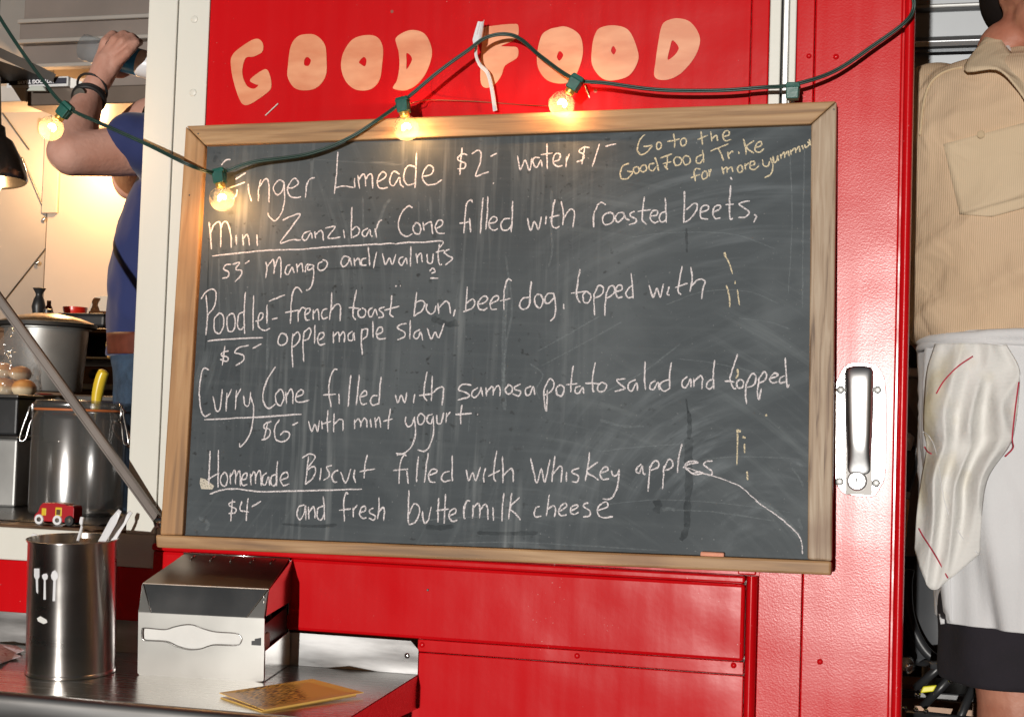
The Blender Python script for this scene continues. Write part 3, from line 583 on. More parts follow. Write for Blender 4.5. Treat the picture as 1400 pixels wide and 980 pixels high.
for j in range(len(ring)-1):
    for i in range(k-1): hb.f.append((j*k+i, j*k+i+1, (j+1)*k+i+1, (j+1)*k+i))
hb.f.append(tuple(range(k))); hb.f.append(tuple((len(ring)-1)*k+i for i in reversed(range(k))))
hb.build('handle', LATCHM, latch, smooth=True, sub=2)
for x0 in (1157.5, 1191.5):
    MB().prism([lpt(x0-1.2, 500, -.0076), lpt(x0+1.2, 500, -.0076), lpt(x0+1.2, 676, -.0076), lpt(x0-1.2, 676, -.0076)], (0, -.0012, 0)).build('trough_shade', DARKM, latch)  # raised dark strips painting the shade of the trough edges
MB().prism([lpt(1158, 640, -.0077), lpt(1191, 640, -.0077), lpt(1191, 677, -.0077), lpt(1158, 675, -.0077)], (0, -.0008, 0)).build('recess_shade', DARKM, latch)  # dark sheet laid on the plate in place of a recess's shade
MB().lathe([(.0135, 0), (.0135, .006), (.0125, .008), (.0105, .0085), (.0105, .007), (.0, .007)], 32, (0, -1, 0), lpt(1172, 657, -.008)).build('lock', LATCHM, latch, auto=35)
MB().box(lpt(1170.7, 650, -.0152), lpt(1172.8, 660, -.0165)).build('keyhole', BLACK, latch)
for q in ((1149.5, 533), (1200, 533), (1148, 658), (1198, 660)):
    sc = MB().lathe([(.0058, 0), (.0056, .0015), (.004, .0022), (0, .0024)], 20, (0, -1, 0), lpt(*q, -.0075)).build('screw', DULL, latch, smooth=True)
    c = lpt(*q, -.0098); s_ = MB(); s_.box(c+Vector((-.0035, -.0004, -.0006)), c+Vector((.0035, .0004, .0006))); s_.box(c+Vector((-.0006, -.0005, -.0035)), c+Vector((.0006, .0003, .0035)))
# ---- vinyl letters
def poly_mesh(outer, holes, plane, thick, name='letter'):
    cu = bpy.data.curves.new(name, 'CURVE'); cu.dimensions = '2D'; cu.fill_mode = 'BOTH'; cu.extrude = thick/2
    for ring in [outer]+holes:
        pts = [plane(q.x, q.y) for q in catmull_closed([(a, b, 0) for a, b in ring], 5)]
        sp = cu.splines.new('POLY'); sp.points.add(len(pts)-1); sp.use_cyclic_u = True
        for i, p in enumerate(pts): sp.points[i].co = (p.x, p.z, 0, 1)
    o = bpy.data.objects.new('tmp', cu); COL.objects.link(o); upd()
    me = bpy.data.meshes.new_from_object(o.evaluated_get(bpy.context.evaluated_depsgraph_get()))
    bpy.data.objects.remove(o); me.transform(Matrix.Rotation(R(90), 4, 'X')); return me
LET = [('G', 240, 3.182, [(245, 250), (275, 215), (345, 172), (378, 185), (380, 225), (342, 248), (310, 252), (295, 285), (293, 330), (312, 375), (342, 388), (362, 372), (348, 368), (326, 348), (390, 303), (412, 330), (418, 378), (400, 405), (335, 450), (300, 458), (278, 430), (255, 360), (243, 295)], []),
 ('O', 240, 3.182, [(560, 152), (610, 155), (650, 195), (658, 260), (655, 330), (620, 380), (570, 395), (520, 385), (490, 340), (490, 290), (502, 205), (528, 165)], [[(575, 250), (590, 265), (580, 288), (562, 285), (562, 262)]]),
 ('O', 240, 3.182, [(830, 155), (880, 165), (903, 210), (900, 280), (888, 350), (850, 390), (790, 393), (745, 360), (722, 300), (730, 235), (770, 175)], [[(820, 250), (832, 265), (825, 290), (805, 280), (800, 270)]]),
 ('D', 240, 3.182, [(960, 167), (1000, 140), (1040, 133), (1085, 150), (1112, 200), (1115, 250), (1090, 320), (1050, 370), (1000, 395), (950, 388), (952, 372), (965, 350), (975, 290), (972, 230), (964, 200)], [[(1006, 234), (1022, 242), (1030, 260), (1020, 285), (1006, 302), (1006, 270)]]),
 ('F', 640, 2.593, [(50, 105), (100, 92), (160, 87), (178, 92), (177, 130), (150, 150), (122, 162), (122, 166), (150, 167), (176, 172), (175, 205), (140, 228), (128, 240), (118, 270), (95, 300), (65, 313), (46, 295), (45, 230), (50, 160)], []),
 ('O', 640, 2.593, [(310, 100), (350, 97), (395, 125), (408, 180), (395, 240), (370, 285), (330, 298), (280, 285), (250, 245), (245, 195), (260, 130), (285, 108)], [[(325, 183), (338, 197), (325, 217), (315, 203)]]),
 ('O', 640, 2.593, [(470, 100), (520, 92), (570, 110), (600, 175), (602, 220), (570, 270), (510, 287), (470, 275), (440, 230), (440, 170), (450, 125)], [[(515, 165), (525, 180), (517, 195), (507, 182)]]),
 ('D', 640, 2.593, [(700, 78), (740, 67), (785, 78), (815, 115), (822, 155), (800, 210), (750, 265), (700, 285), (662, 274), (665, 220), (675, 150), (685, 100)], [[(725, 145), (745, 165), (745, 180), (730, 200), (708, 213), (715, 175)]])]
for ch, ox, k, outer, holes in LET:
    me = poly_mesh(outer, holes, lambda x, y: P(ox+x/k, y/k, 0), .0011)
    me.transform(Matrix.Translation(Vector((0, -.0008, -ZB))))
    o = link('letter', me, LETTER, truck); o['label'] = 'peach vinyl letter '+ch; ORG[o.name] = Vector((0, 0, ZB))

# ================================================================= CHALKBOARD
YBB = -.062                                                    # back face of its lower edge stands off the wall
bo = P(675, 786, YBB)
Mw = Matrix((CR, -CU, CF)); br, bu, bf = cam_axes(R(-15.29), R(7.23), R(2.26)); Mb = Matrix((br, -bu, bf))
RB = (Mw.transposed() @ Mb)                                    # board axes in the world: leans back, a touch rolled
BM = Matrix.Translation(bo) @ RB.to_4x4()
board = thing('chalkboard', 'large wood framed menu chalkboard hung on the red truck side', 'chalkboard', mat4=BM)
ORG[board.name] = Vector((0, 0, 0)); BMi = BM.inverted()
TB = .022
def PB(px, py, y=-.012):
    """pixel -> board coordinates on the plane y (board-local, slate face at -0.012)"""
    d = BMi.to_3x3() @ ray(px, py); c = BMi @ CP; return c + d*((y-c.y)/d.y)
def quad_rail(name, q, mat, y0, y1, par, bevel=.0025):
    mb = MB(); f_ = [PB(x, y, y0) for x, y in q]
    return mb.prism(f_, (0, y1-y0, 0)).build(name, mat, par, bevel=bevel)
fy = -TB
quad_rail('frame_rail', [(254, 172), (1143.5, 138), (1108.5, 169.5), (280, 198.5)], WOOD_H, fy, 0, board)
quad_rail('frame_rail', [(253.4, 172.6), (279.4, 199), (249, 731.5), (218.5, 731)], WOOD_L, fy, 0, board)
quad_rail('frame_rail', [(1143.8, 138.6), (1137, 766.5), (1103.8, 764.5), (1109, 170)], WOOD_R, fy, 0, board)
q = [PB(212, 730.5, -.030), PB(1136.5, 766.6, -.030), PB(1136, 786, -.030), PB(213.5, 748, -.030)]
quad = MB().prism(q, (0, .030, 0)).build('chalk_ledge', WOOD_H, board, bevel=.003)
# slate
def slate_mat():
    m, t, b = new_mat('slate'); N = t.nodes; L = t.links
    tc = N.new('ShaderNodeTexCoord')
    def noise_(scale, st, det=6, rot=0, dist=0, loc=(0, 0, 0)):
        r0 = N.new('ShaderNodeMapping'); r0.inputs['Rotation'].default_value = (0, rot, 0); r0.inputs['Location'].default_value = loc
        mp = N.new('ShaderNodeMapping'); mp.inputs['Scale'].default_value = st
        n = N.new('ShaderNodeTexNoise'); n.inputs['Scale'].default_value = scale; n.inputs['Detail'].default_value = det; n.inputs['Distortion'].default_value = dist
        L.new(tc.outputs['Object'], r0.inputs[0]); L.new(r0.outputs[0], mp.inputs[0]); L.new(mp.outputs[0], n.inputs['Vector']); return n.outputs['Fac']
    def ramp(f, a, b_, v=1.0):
        r = N.new('ShaderNodeMapRange'); r.inputs['From Min'].default_value = a; r.inputs['From Max'].default_value = b_; r.inputs['To Max'].default_value = v
        L.new(f, r.inputs[0]); return r.outputs[0]
    def math_(op, a, b_):
        r = N.new('ShaderNodeMath'); r.operation = op
        for i, q_ in enumerate((a, b_)):
            if hasattr(q_, 'links'): L.new(q_, r.inputs[i])
            else: r.inputs[i].default_value = q_
        return r.outputs[0]
    def mix(f, a, b_):
        r = N.new('ShaderNodeMix'); r.data_type = 'RGBA'
        if hasattr(f, 'links'): L.new(f, r.inputs[0])
        else: r.inputs[0].default_value = f
        for i, q_ in ((6, a), (7, b_)):
            if hasattr(q_, 'links'): L.new(q_, r.inputs[i])
            else: r.inputs[i].default_value = rgb(q_)
        return r.outputs[2]
    base = mix(ramp(noise_(2.6, (1, 1, 1)), .35, .65), (0.047, 0.058, 0.066), (0.078, 0.092, 0.101))
    sp = N.new('ShaderNodeSeparateXYZ'); L.new(tc.outputs['Object'], sp.inputs[0])
    left = ramp(sp.outputs['X'], .20, .02); left_n = N.new('ShaderNodeClamp'); L.new(left, left_n.inputs[0])
    vert = ramp(noise_(3.0, (30, 1, 1.6), 8, 0, .25), .50, .78, .62)
    vmask = ramp(noise_(3.0, (2.4, 1, 1.2), 2, 0, 0, (3, 0, 1)), .42, .62)
    c = mix(math_('MULTIPLY', math_('MULTIPLY', vert, vmask), left_n.outputs[0]), base, (0.26, 0.28, 0.285))
    right = ramp(sp.outputs['X'], .0, .22); right_n = N.new('ShaderNodeClamp'); L.new(right, right_n.inputs[0])
    # wide curved wipes on the right: rings of a big turning noise
    dg = ramp(noise_(2.2, (1.3, 1, 14), 5, R(24), .5), .47, .85, .36)
    dm = ramp(noise_(2.4, (1.2, 1, 1.2), 2, 0, 0, (7, 0, 4)), .38, .6)
    c = mix(math_('MULTIPLY', math_('MULTIPLY', dg, dm), right_n.outputs[0]), c, (0.21, 0.24, 0.255))
    dg2 = ramp(noise_(2.2, (1.2, 1, 14), 5, R(-32), .4), .5, .85, .34)
    dm2 = ramp(noise_(2.6, (1, 1, 1), 2, 0, 0, (1, 0, 9)), .45, .6)
    c = mix(math_('MULTIPLY', math_('MULTIPLY', dg2, dm2), ramp(sp.outputs['X'], -.05, .15)), c, (0.20, 0.22, 0.23))
    # hand-wiped arcs: noise in polar coordinates about two elbows
    def arcs(cx, cz, kr, ka, lo, hi, amt, col, x0, x1, mloc):
        sx = math_('SUBTRACT', sp.outputs['X'], cx); sz = math_('SUBTRACT', sp.outputs['Z'], cz)
        r_ = math_('SQRT', math_('ADD', math_('MULTIPLY', sx, sx), math_('MULTIPLY', sz, sz)), 0.0); an = math_('ARCTAN2', sz, sx)
        cb_ = N.new('ShaderNodeCombineXYZ'); L.new(math_('MULTIPLY', r_, kr), cb_.inputs[0]); L.new(math_('MULTIPLY', an, ka), cb_.inputs[1])
        n = N.new('ShaderNodeTexNoise'); n.inputs['Scale'].default_value = 1; n.inputs['Detail'].default_value = 8; n.inputs['Roughness'].default_value = .62; L.new(cb_.outputs[0], n.inputs['Vector'])
        f = math_('MULTIPLY', ramp(n.outputs['Fac'], lo, hi, amt), ramp(noise_(4.5, (1, 1, 1), 3, 0, 0, mloc), .40, .62))
        cl = N.new('ShaderNodeClamp'); L.new(ramp(sp.outputs['X'], x0, x1), cl.inputs[0])
        return mix(math_('MULTIPLY', f, cl.outputs[0]), c, col)
    c = arcs(.38, .02, 55, 1.6, .48, .72, .60, (0.22, 0.25, 0.27), .02, .20, (4, 1, 2))
    c = arcs(.02, -.25, 60, 2.2, .52, .78, .45, (0.22, 0.25, 0.26), -.10, .10, (8, 1, 5))
    c = arcs(-.75, .35, 70, 2.0, .54, .80, .45, (0.22, 0.25, 0.26), .30, -.30, (1, 6, 5))
    hz = ramp(noise_(3, (.9, 1, 34), 6, R(-2)), .5, .75, .14)
    c = mix(hz, c, (0.155, 0.175, 0.18))
    # little damp specks
    cl_ = ramp(noise_(6.5, (1, 1, 1), 4, 0, .8, (5, 2, 8)), .48, .74, .30); c = mix(cl_, c, (0.17, 0.19, 0.20))
    spk = ramp(noise_(80, (1, 1, 1.3), 3), .62, .70, .8); sm = ramp(noise_(5.5, (1, 1, 1), 3, 0, 0, (2, 0, 2)), .42, .58)
    c = mix(math_('MULTIPLY', math_('MULTIPLY', spk, sm), ramp(sp.outputs['X'], .32, .1)), c, (0.016, 0.018, 0.019))
    dust = ramp(noise_(240, (1, 1, 1), 2), .70, .78, .35)
    c = mix(dust, c, (0.4, 0.41, 0.41))
    L.new(c, b.inputs['Base Color']); b.inputs['Roughness'].default_value = .62; sset(b, 'Specular IOR Level', .25)
    bp = N.new('ShaderNodeBump'); bp.inputs['Strength'].default_value = .12; bp.inputs['Distance'].default_value = .001
    L.new(noise_(140, (1, 1, 1), 3), bp.inputs['Height']); L.new(bp.outputs[0], b.inputs['Normal'])
    return m
SLATE = slate_mat()
cs = [PB(x, y, -.012) for x, y in ((268, 190), (1122, 155), (1118, 774), (236, 740))]
slate = MB().prism(cs, (0, .008, 0)).build('slate', SLATE, board)
# ---- chalk
def chalk_mat(name, col, lo=.40, hi=.56, op=.95, sc=900):
    m, t, b = new_mat(name); N = t.nodes; L = t.links
    b.inputs['Base Color'].default_value = rgb(col); b.inputs['Roughness'].default_value = .95; sset(b, 'Specular IOR Level', .1)
    tc = N.new('ShaderNodeTexCoord'); n = N.new('ShaderNodeTexNoise'); n.inputs['Scale'].default_value = sc; n.inputs['Detail'].default_value = 2
    L.new(tc.outputs['Object'], n.inputs['Vector'])
    r = N.new('ShaderNodeMapRange'); r.inputs['From Min'].default_value = lo; r.inputs['From Max'].default_value = hi; r.inputs['To Max'].default_value = op; r.inputs['To Min'].default_value = op*.30
    L.new(n.outputs['Fac'], r.inputs[0]); L.new(r.outputs[0], b.inputs['Alpha']); return m
CHW = chalk_mat('white_chalk', (0.84, 0.78, 0.79), .34, .56, .98, 560); CHY = chalk_mat('cream_chalk', (0.82, 0.70, 0.48), .34, .56, .95, 560); CHD = chalk_mat('damp_smear', (0.030, 0.036, 0.040), .34, .82, .40, 70)
CHS = chalk_mat('smudged_chalk', (0.50, 0.56, 0.58), .42, .75, .20, 260)
def ribbon(mb, pts, wd, y, taper=True):
    pts = [Vector((p.x+noise.noise(Vector((p.x*170, p.z*170, 5)))*.0007, 0, p.z+noise.noise(Vector((p.x*170, p.z*170, 9)))*.0007)) for p in pts]; n = len(pts); k = len(mb.v); seed = random.random()*50
    for j, p in enumerate(pts):
        t = (pts[min(j+1, n-1)]-pts[max(j-1, 0)]); t.y = 0
        t = t.normalized() if t.length > 1e-7 else Vector((1, 0, 0)); nn = Vector((-t.z, 0, t.x))
        ww = wd*(.86+.42*noise.noise(Vector((j*.45, seed, 0))))*(.6 if taper and j in (0, n-1) else 1)
        for s_ in (-.5, .5):
            a = p+nn*ww*s_; mb.v.append(Vector((a.x, y, a.z)))
    for j in range(n-1): mb.f.append((k+2*j, k+2*j+1, k+2*j+3, k+2*j+2))
yy = -.0122
cur = None; ox = oy = 0; mb = None; lab = None
def flush():
    global mb
    if mb and mb.v:
        # split the line into words: strokes whose boxes lie close together stay one piece
        bx_ = [[min(v.x for v in vs), max(v.x for v in vs), min(v.z for v in vs), max(v.z for v in vs), [k_]] for k_, vs in enumerate(STR)]
        ch_ = True
        while ch_:
            ch_ = False
            for i in range(len(bx_)):
                for j in range(i+1, len(bx_)):
                    A_, B_ = bx_[i], bx_[j]
                    if max(A_[0], B_[0])-min(A_[1], B_[1]) < .0085 and max(A_[2], B_[2])-min(A_[3], B_[3]) < .010:
                        bx_[i] = [min(A_[0], B_[0]), max(A_[1], B_[1]), min(A_[2], B_[2]), max(A_[3], B_[3]), A_[4]+B_[4]]; del bx_[j]; ch_ = True; break
                if ch_: break
        for g_ in sorted(bx_):
            q_ = MB()
            for k_ in g_[4]:
                vs = STR[k_]; q_.add(vs, [(2*j, 2*j+1, 2*j+3, 2*j+2) for j in range(len(vs)//2-1)])
            o = q_.build('chalk_word', CHY if cur == 'y' else CHW, board, fix=False)
            o['label'] = ('cream' if cur == 'y' else 'white')+' chalk writing in the line '+lab
for line in CH.strip().split('\n'):
    if line[0] == '>': flush(); mb = MB(); STR = []; cur, lab = line[1:].split('|'); continue
    if line[0] == '@': ox, oy = map(float, line[1:].split()); continue
    for st in line.split(';'):
        if not st.strip(): continue
        pts = [tuple(map(float, q_.split(','))) for q_ in st.split()]
        if len(pts) < 2: continue
        wp = [PB(ox+x/4.6667, oy+y/4.6667, yy) for x, y in pts]
        yy -= .0000015
        k0_ = len(mb.v); ribbon(mb, catmull(wp, 6), .0025 if cur == 'w' else .0024, yy); STR.append(mb.v[k0_:])
flush()
def marks(name, lab, mat, lst, y=-.0121):
    yv = y
    for w_, pts in lst:
        mb = MB(); yv -= .000004
        ribbon(mb, catmull([PB(x, y_, -.0125) for x, y_ in pts], 8), w_, yv)
        mb.build(name, mat, board, fix=False)['label'] = lab
marks('chalk_mark', 'short cream chalk dashes at the right', CHY, [(.0045, [(990, 345), (992, 351)]), (.0022, [(991, 349), (997, 360), (1001.5, 374)]), (.0018, [(1004.5, 384), (1005, 388)]), (.0024, [(993, 390), (997, 405), (998, 420)]), (.0022, [(1008, 396), (1011, 417)]),
    (.0026, [(1008, 504), (1009, 511), (1006, 517)]), (.0022, [(1008, 587), (1008, 610), (1007, 635)]), (.004, [(1007, 588), (1013, 590)]), (.003, [(1015, 597), (1019, 599)]), (.0026, [(1021, 644), (1022.5, 656)]), (.0025, [(1018, 606), (1018, 619)]), (.003, [(1047, 566), (1048, 569)])])
marks('chalk_mark', 'long curved chalk smear at the lower right', CHW, [(.0016, [(935, 638), (957, 645), (983, 653), (1009, 663), (1023, 674), (1036, 686)]), (.0018, [(1032, 684), (1050, 696), (1072, 712), (1090, 729), (1096, 742), (1097, 757)]), (.0022, [(941, 643), (950, 648), (960, 647)])])
marks('chalk_mark', 'pale wiped chalk streaks', CHS, [(.0075, [(1036, 684), (1060, 700), (1078, 716), (1094, 735)]), (.004, [(1088, 632), (1098, 637)]), (.003, [(1083, 640), (1092, 652), (1098, 664)]), (.004, [(1092, 708), (1096, 724)]), (.005, [(906, 697), (915, 695), (923, 697)]), (.002, [(923, 697), (980, 700), (1060, 712)]),
    (.002, [(820, 617), (870, 611), (930, 607)]), (.0018, [(960, 628), (1010, 624), (1080, 626)]), (.004, [(820, 574), (850, 582), (880, 583)]), (.003, [(691, 350), (700, 420), (692, 470), (687, 540)]), (.007, [(693, 385), (690, 430), (688, 500), (690, 560)]), (.0035, [(752, 300), (755, 340), (750, 365)]), (.005, [(753, 260), (757, 310)]),
    (.002, [(735, 480), (780, 455), (820, 432)]), (.002, [(740, 500), (800, 468), (850, 440)]), (.0025, [(725, 497), (742, 512), (733, 532), (738, 545)]), (.0016, [(860, 325), (920, 318), (1000, 320), (1060, 340)]), (.0016, [(910, 417), (960, 399), (1020, 398), (1065, 415)]), (.0014, [(1010, 435), (1050, 440), (1080, 450)]),
    (.0016, [(430, 218), (490, 222), (540, 222)]), (.004, [(510, 222), (545, 225), (556, 218)]), (.003, [(300, 226), (305, 219), (313, 217)]), (.0035, [(756, 190), (768, 188)]), (.0015, [(925, 490), (980, 497), (1060, 515)]), (.0015, [(640, 590), (643, 560)]), (.006, [(272, 707), (285, 716), (280, 725)]), (.004, [(365, 505), (366, 420)]), (.003, [(300, 450), (299, 330)]), (.0035, [(497, 335), (496, 270)]), (.006, [(508, 330), (525, 285), (533, 272)]), (.0035, [(574, 325), (572, 275)]), (.005, [(590, 300), (588, 270)]),
    (.0022, [(820, 540), (880, 508), (930, 470)]), (.0018, [(1080, 205), (1083, 300), (1078, 400)]), (.0022, [(1100, 200), (1098, 300), (1097, 420)]), (.0014, [(820, 690), (900, 683), (990, 688), (1080, 700)]), (.002, [(540, 745), (700, 741), (900, 752)]), (.002, [(560, 712), (660, 706), (700, 711)])], -.01208)
marks('damp_smear', 'dark damp smear down the right of the slate', CHD, [(.003, [(938, 545), (941, 565)]), (.007, [(941, 562), (943, 580), (942, 600)]), (.0115, [(942, 598), (941, 625), (942, 650), (940, 690), (939, 720)]), (.009, [(940, 715), (936, 730), (930, 738)]), (.011, [(897, 683), (900, 690), (896, 700)]),
    (.008, [(582, 720), (600, 721), (620, 719)]), (.006, [(652, 728), (690, 729), (735, 728)]), (.004, [(938, 312), (939, 345)]), (.003, [(280, 480), (283, 440), (285, 330)]), (.003, [(410, 369), (470, 367), (520, 366)]), (.007, [(296, 213), (292, 222)]), (.010, [(590, 435), (612, 443), (625, 440)]), (.005, [(385, 716), (430, 719), (460, 717)])], -.01204)
po = [PB(x, y, -.0126) for x, y in ((274, 653), (281, 655), (293, 664), (290, 669), (275, 668), (273, 660))]
ps = MB(); ps.add(po, [tuple(range(6))]); o = ps.build('chalk_mark', chalk_mat('rubbed_chalk', (.72, .66, .55), .3, .5, .9, 500), board, fix=False); o['label'] = 'thick rubbed chalk patch at the lower left'
# hanging screws on the frame
for q_ in ((271, 183), (259, 267), (1140, 150)):
    p = PB(*q_, fy); MB().lathe([(.0014, 0), (.0012, .0006), (0, .0008)], 8, (0, -1, 0), p).build('nail', DARKM, board)

# chalk stick on the ledge (own thing)
a = BM @ PB(958, 757.2, -.0215); b_ = BM @ PB(990, 758.8, -.0215)
ck = MB().tube([a, a.lerp(b_, .05), a.lerp(b_, .95), b_], [.0030, .0037, .0036, .0030], 16)
PINK = pmat('pink_chalk', (0.80, 0.36, 0.24), rough=.9, var=.08, nscale=60, bump=.2, bscale=200)
tag(ck.build('chalk_stick', PINK, None, smooth=True, org=(a+b_)/2), 'short pink piece of chalk lying on the chalkboard ledge', 'chalk')

# ================================================================= STRING LIGHTS
sl0 = P(300, 236, -.10)
strl = wt('string_lights', 'dark green string of lit clear globe bulbs draped over the chalkboard', 'string lights', sl0)
def bd(px, py, off): return BM @ PB(px, py, off)           # in front of the board
sock = [((90, 150), (76, 168), -.10, 1), ((300, 240), (303, 267), None, 1), ((551, 143), (554.5, 168), None, 1), ((787, 113), (770.5, 139), None, 1), ((1084, 124), (1083, 150), None, 0)]
def SP(q):
    return P(*q, -.115) if q[0] < 200 else (bd(*q, -.046) if q[0] < 1000 else P(q[0], q[1], -.045))
cordpts = [P(-30, -25, -.10), P(0, 25, -.105), P(28, 68, -.11), P(60, 112, -.112), P(90, 146, -.115), P(140, 170, -.115), P(200, 197, -.11), P(262, 227, -.108), bd(299, 236, -.044), bd(345, 222, -.034), bd(420, 211, -.031),
    bd(475, 190, -.030), bd(515, 165, -.030), bd(552, 138, -.040), P(600, 98, -.05), P(640, 69, -.045), P(664, 52, -.040), P(690, 47, -.036), P(712, 54, -.036), P(740, 78, -.04), P(785, 108, -.046), P(830, 114, -.045), P(900, 123, -.042), P(980, 124, -.04), P(1040, 120, -.038), P(1084, 116, -.043), P(1140, 98, -.035), P(1195, 62, -.03), P(1236, 32, -.028), P(1249, 12, -.026), P(1247, -12, -.03), P(1240, -40, -.03)]
cp = catmull(cordpts, 8)
def offs(pts, d): 
    out = []
    for j, p in enumerate(pts):
        t = (pts[min(j+1, len(pts)-1)]-pts[max(j-1, 0)]).normalized(); s_ = t.cross(Vector((0, 1, 0))).normalized()
        out.append(p+s_*d)
    return out
cm = MB(); cm.tube(offs(cp, .0013), .0016, 8); cm.tube(offs(cp, -.0013), .0016, 8)
cm.build('cord', CORD, strl, smooth=True)
def bulb(a, b, y, lit):
    A = SP(a); dr = (SP(b)-A); dr.normalize()
    side = dr.cross(Vector((0, 1, 0))).normalized(); fw = side.cross(dr).normalized()
    # socket body: tapered box with a cord saddle on top
    mb = MB()
    def slab(h0, h1, w0, w1, d0, d1):
        c0_, c1_ = A+dr*h0, A+dr*h1
        vs = [c0_+side*sx*w0+fw*sy*d0 for sx, sy in ((-1, -1), (1, -1), (1, 1), (-1, 1))]+[c1_+side*sx*w1+fw*sy*d1 for sx, sy in ((-1, -1), (1, -1), (1, 1), (-1, 1))]
        mb.add(vs, [(0, 3, 2, 1), (4, 5, 6, 7), (0, 1, 5, 4), (1, 2, 6, 5), (2, 3, 7, 6), (3, 0, 4, 7)])
    slab(-.0105, -.004, .0085, .0105, .006, .0065); slab(-.004, .0125, .0088, .0082, .0085, .008)
    slab(-.002, .011, .0096, .009, .003, .003)
    so_ = mb.build('socket', GREEN, strl, bevel=.0012)
    if not lit: return
    # collar and globe
    c0_ = A+dr*.0125
    MB().lathe([(.0070, 0), (.0074, .001), (.0070, .002), (.0074, .003), (.0070, .004), (.0072, .0055), (.0060, .007)], 24, dr, c0_).build('collar', BRASS, strl, smooth=True)
    rg = .0188; gc = c0_+dr*(.0065+rg*.93)
    prof = [(.0055, .006)]
    for i in range(1, 25):
        th = math.pi*(.10+.90*i/24); prof.append((rg*math.sin(th) if i < 24 else 0, .0065+rg*.93-rg*math.cos(th)))
    bl = MB().lathe(prof, 36, dr, c0_, close=False).build('bulb', GLASS, strl, smooth=True)
    MB().tube([c0_+dr*.004, c0_+dr*.012], [.0035, .0018], 10).build('glass_stem', GLASS, bl, smooth=True)
    # lit coil seen as a small hot core
    fp = []
    for i in range(61):
        t = i/60; an = t*2*math.pi*6; q_ = gc-dr*.001+side*(t-.5)*.010+(dr*math.cos(an)+fw*math.sin(an))*.0016+dr*(-.003*math.cos((t-.5)*math.pi))
        fp.append(q_)
    if lit:
        MB().tube(fp, .0024, 8).build('filament', FIL, bl, smooth=True)
        l = bpy.data.lights.new('bulb_light', 'POINT'); l.energy = 1.3; l.color = (1, .52, .20); l.shadow_soft_size = .004
        lo = bpy.data.objects.new('bulb_light', l); COL.objects.link(lo); lo.parent = bl; lo.location = gc-ORG[bl.name]
for s_ in sock: bulb(*s_)
# thin tie wire between the sockets
wr = catmull([bd(557, 143, -.03), bd(572, 139, -.026), P(588, 137, -.01), P(650, 139, -.004), P(720, 144, -.004), bd(778, 146, -.03)], 6)
tag(MB().tube(wr, .0007, 6).build('tie_wire', pmat('copper_wire', (.35, .12, .06), rough=.4, metal=.6), None, smooth=True, org=wr[0]), 'thin reddish wire strung along the top of the chalkboard frame', 'wire')

# ================================================================= PLASTIC FORK above the board
def fork(name, pts, head_len, mat, label, cat, yoff, tines=True, wmax=.0125):
    pts = catmull(pts, 6); n = len(pts); mb = MB()
    L_ = [0]
    for a_, b2 in zip(pts, pts[1:]): L_.append(L_[-1]+(b2-a_).length)
    T = L_[-1]; k = 0; thick = .0011
    def wd(s_):
        if s_ < head_len: 
            x = s_/head_len; return wmax*(.72+.28*math.sin(min(1, x*1.3)*math.pi/2)) if x < .78 else wmax*(1-(x-.78)/.22*.62)
        return .0024+.0014*(s_-head_len)/max(T-head_len, 1e-6)
    fr = []
    for j in range(n):
        t = (pts[min(j+1, n-1)]-pts[max(j-1, 0)]).normalized(); side = t.cross(Vector((.55, 1, .0))).normalized(); up_ = side.cross(t).normalized()
        fr.append((pts[j], side, up_))
    def strip(j0, j1, lo, hi):
        nonlocal k
        base_ = len(mb.v)
        for j in range(j0, j1+1):
            p, sd, u_ = fr[j]; w_ = wd(L_[j])
            cup = .0035 if L_[j] < head_len else .0008
            for f_ in (lo, (lo+hi)/2, hi):
                q_ = p+sd*w_*f_ - u_*cup*(f_*f_)
                mb.v.append(q_-u_*thick/2)
            for f_ in (hi, (lo+hi)/2, lo):
                q_ = p+sd*w_*f_ - u_*cup*(f_*f_); mb.v.append(q_+u_*thick/2)
        for j in range(j1-j0):
            for i in range(6):
                a_ = base_+j*6+i; b2 = base_+j*6+(i+1) % 6; mb.f.append((a_, b2, b2+6, a_+6))
        mb.f.append(tuple(base_+i for i in reversed(range(6)))); mb.f.append(tuple(base_+(j1-j0)*6+i for i in range(6)))
    jt = max(i for i in range(n) if L_[i] < head_len*.6) if tines else 0
    if tines:
        for i in range(4):
            lo = -1+i*.52; strip(0, jt, lo, lo+.40)
    strip(jt, n-1, -1, 1)
    o = mb.build(name, mat, None, smooth=False, org=pts[-1], auto=40)
    return tag(o, label, cat)
fork('plastic_fork', [P(660, 30, -.020), P(655, 52, -.027), P(651, 72, -.029), P(656, 88, -.024), P(667, 100, -.018), P(673, 122, -.014), P(677.5, 152, -.010)], .040, WPLAST, 'white plastic fork stuck upright behind the cord above the chalkboard', 'fork', -.02, wmax=.0085)

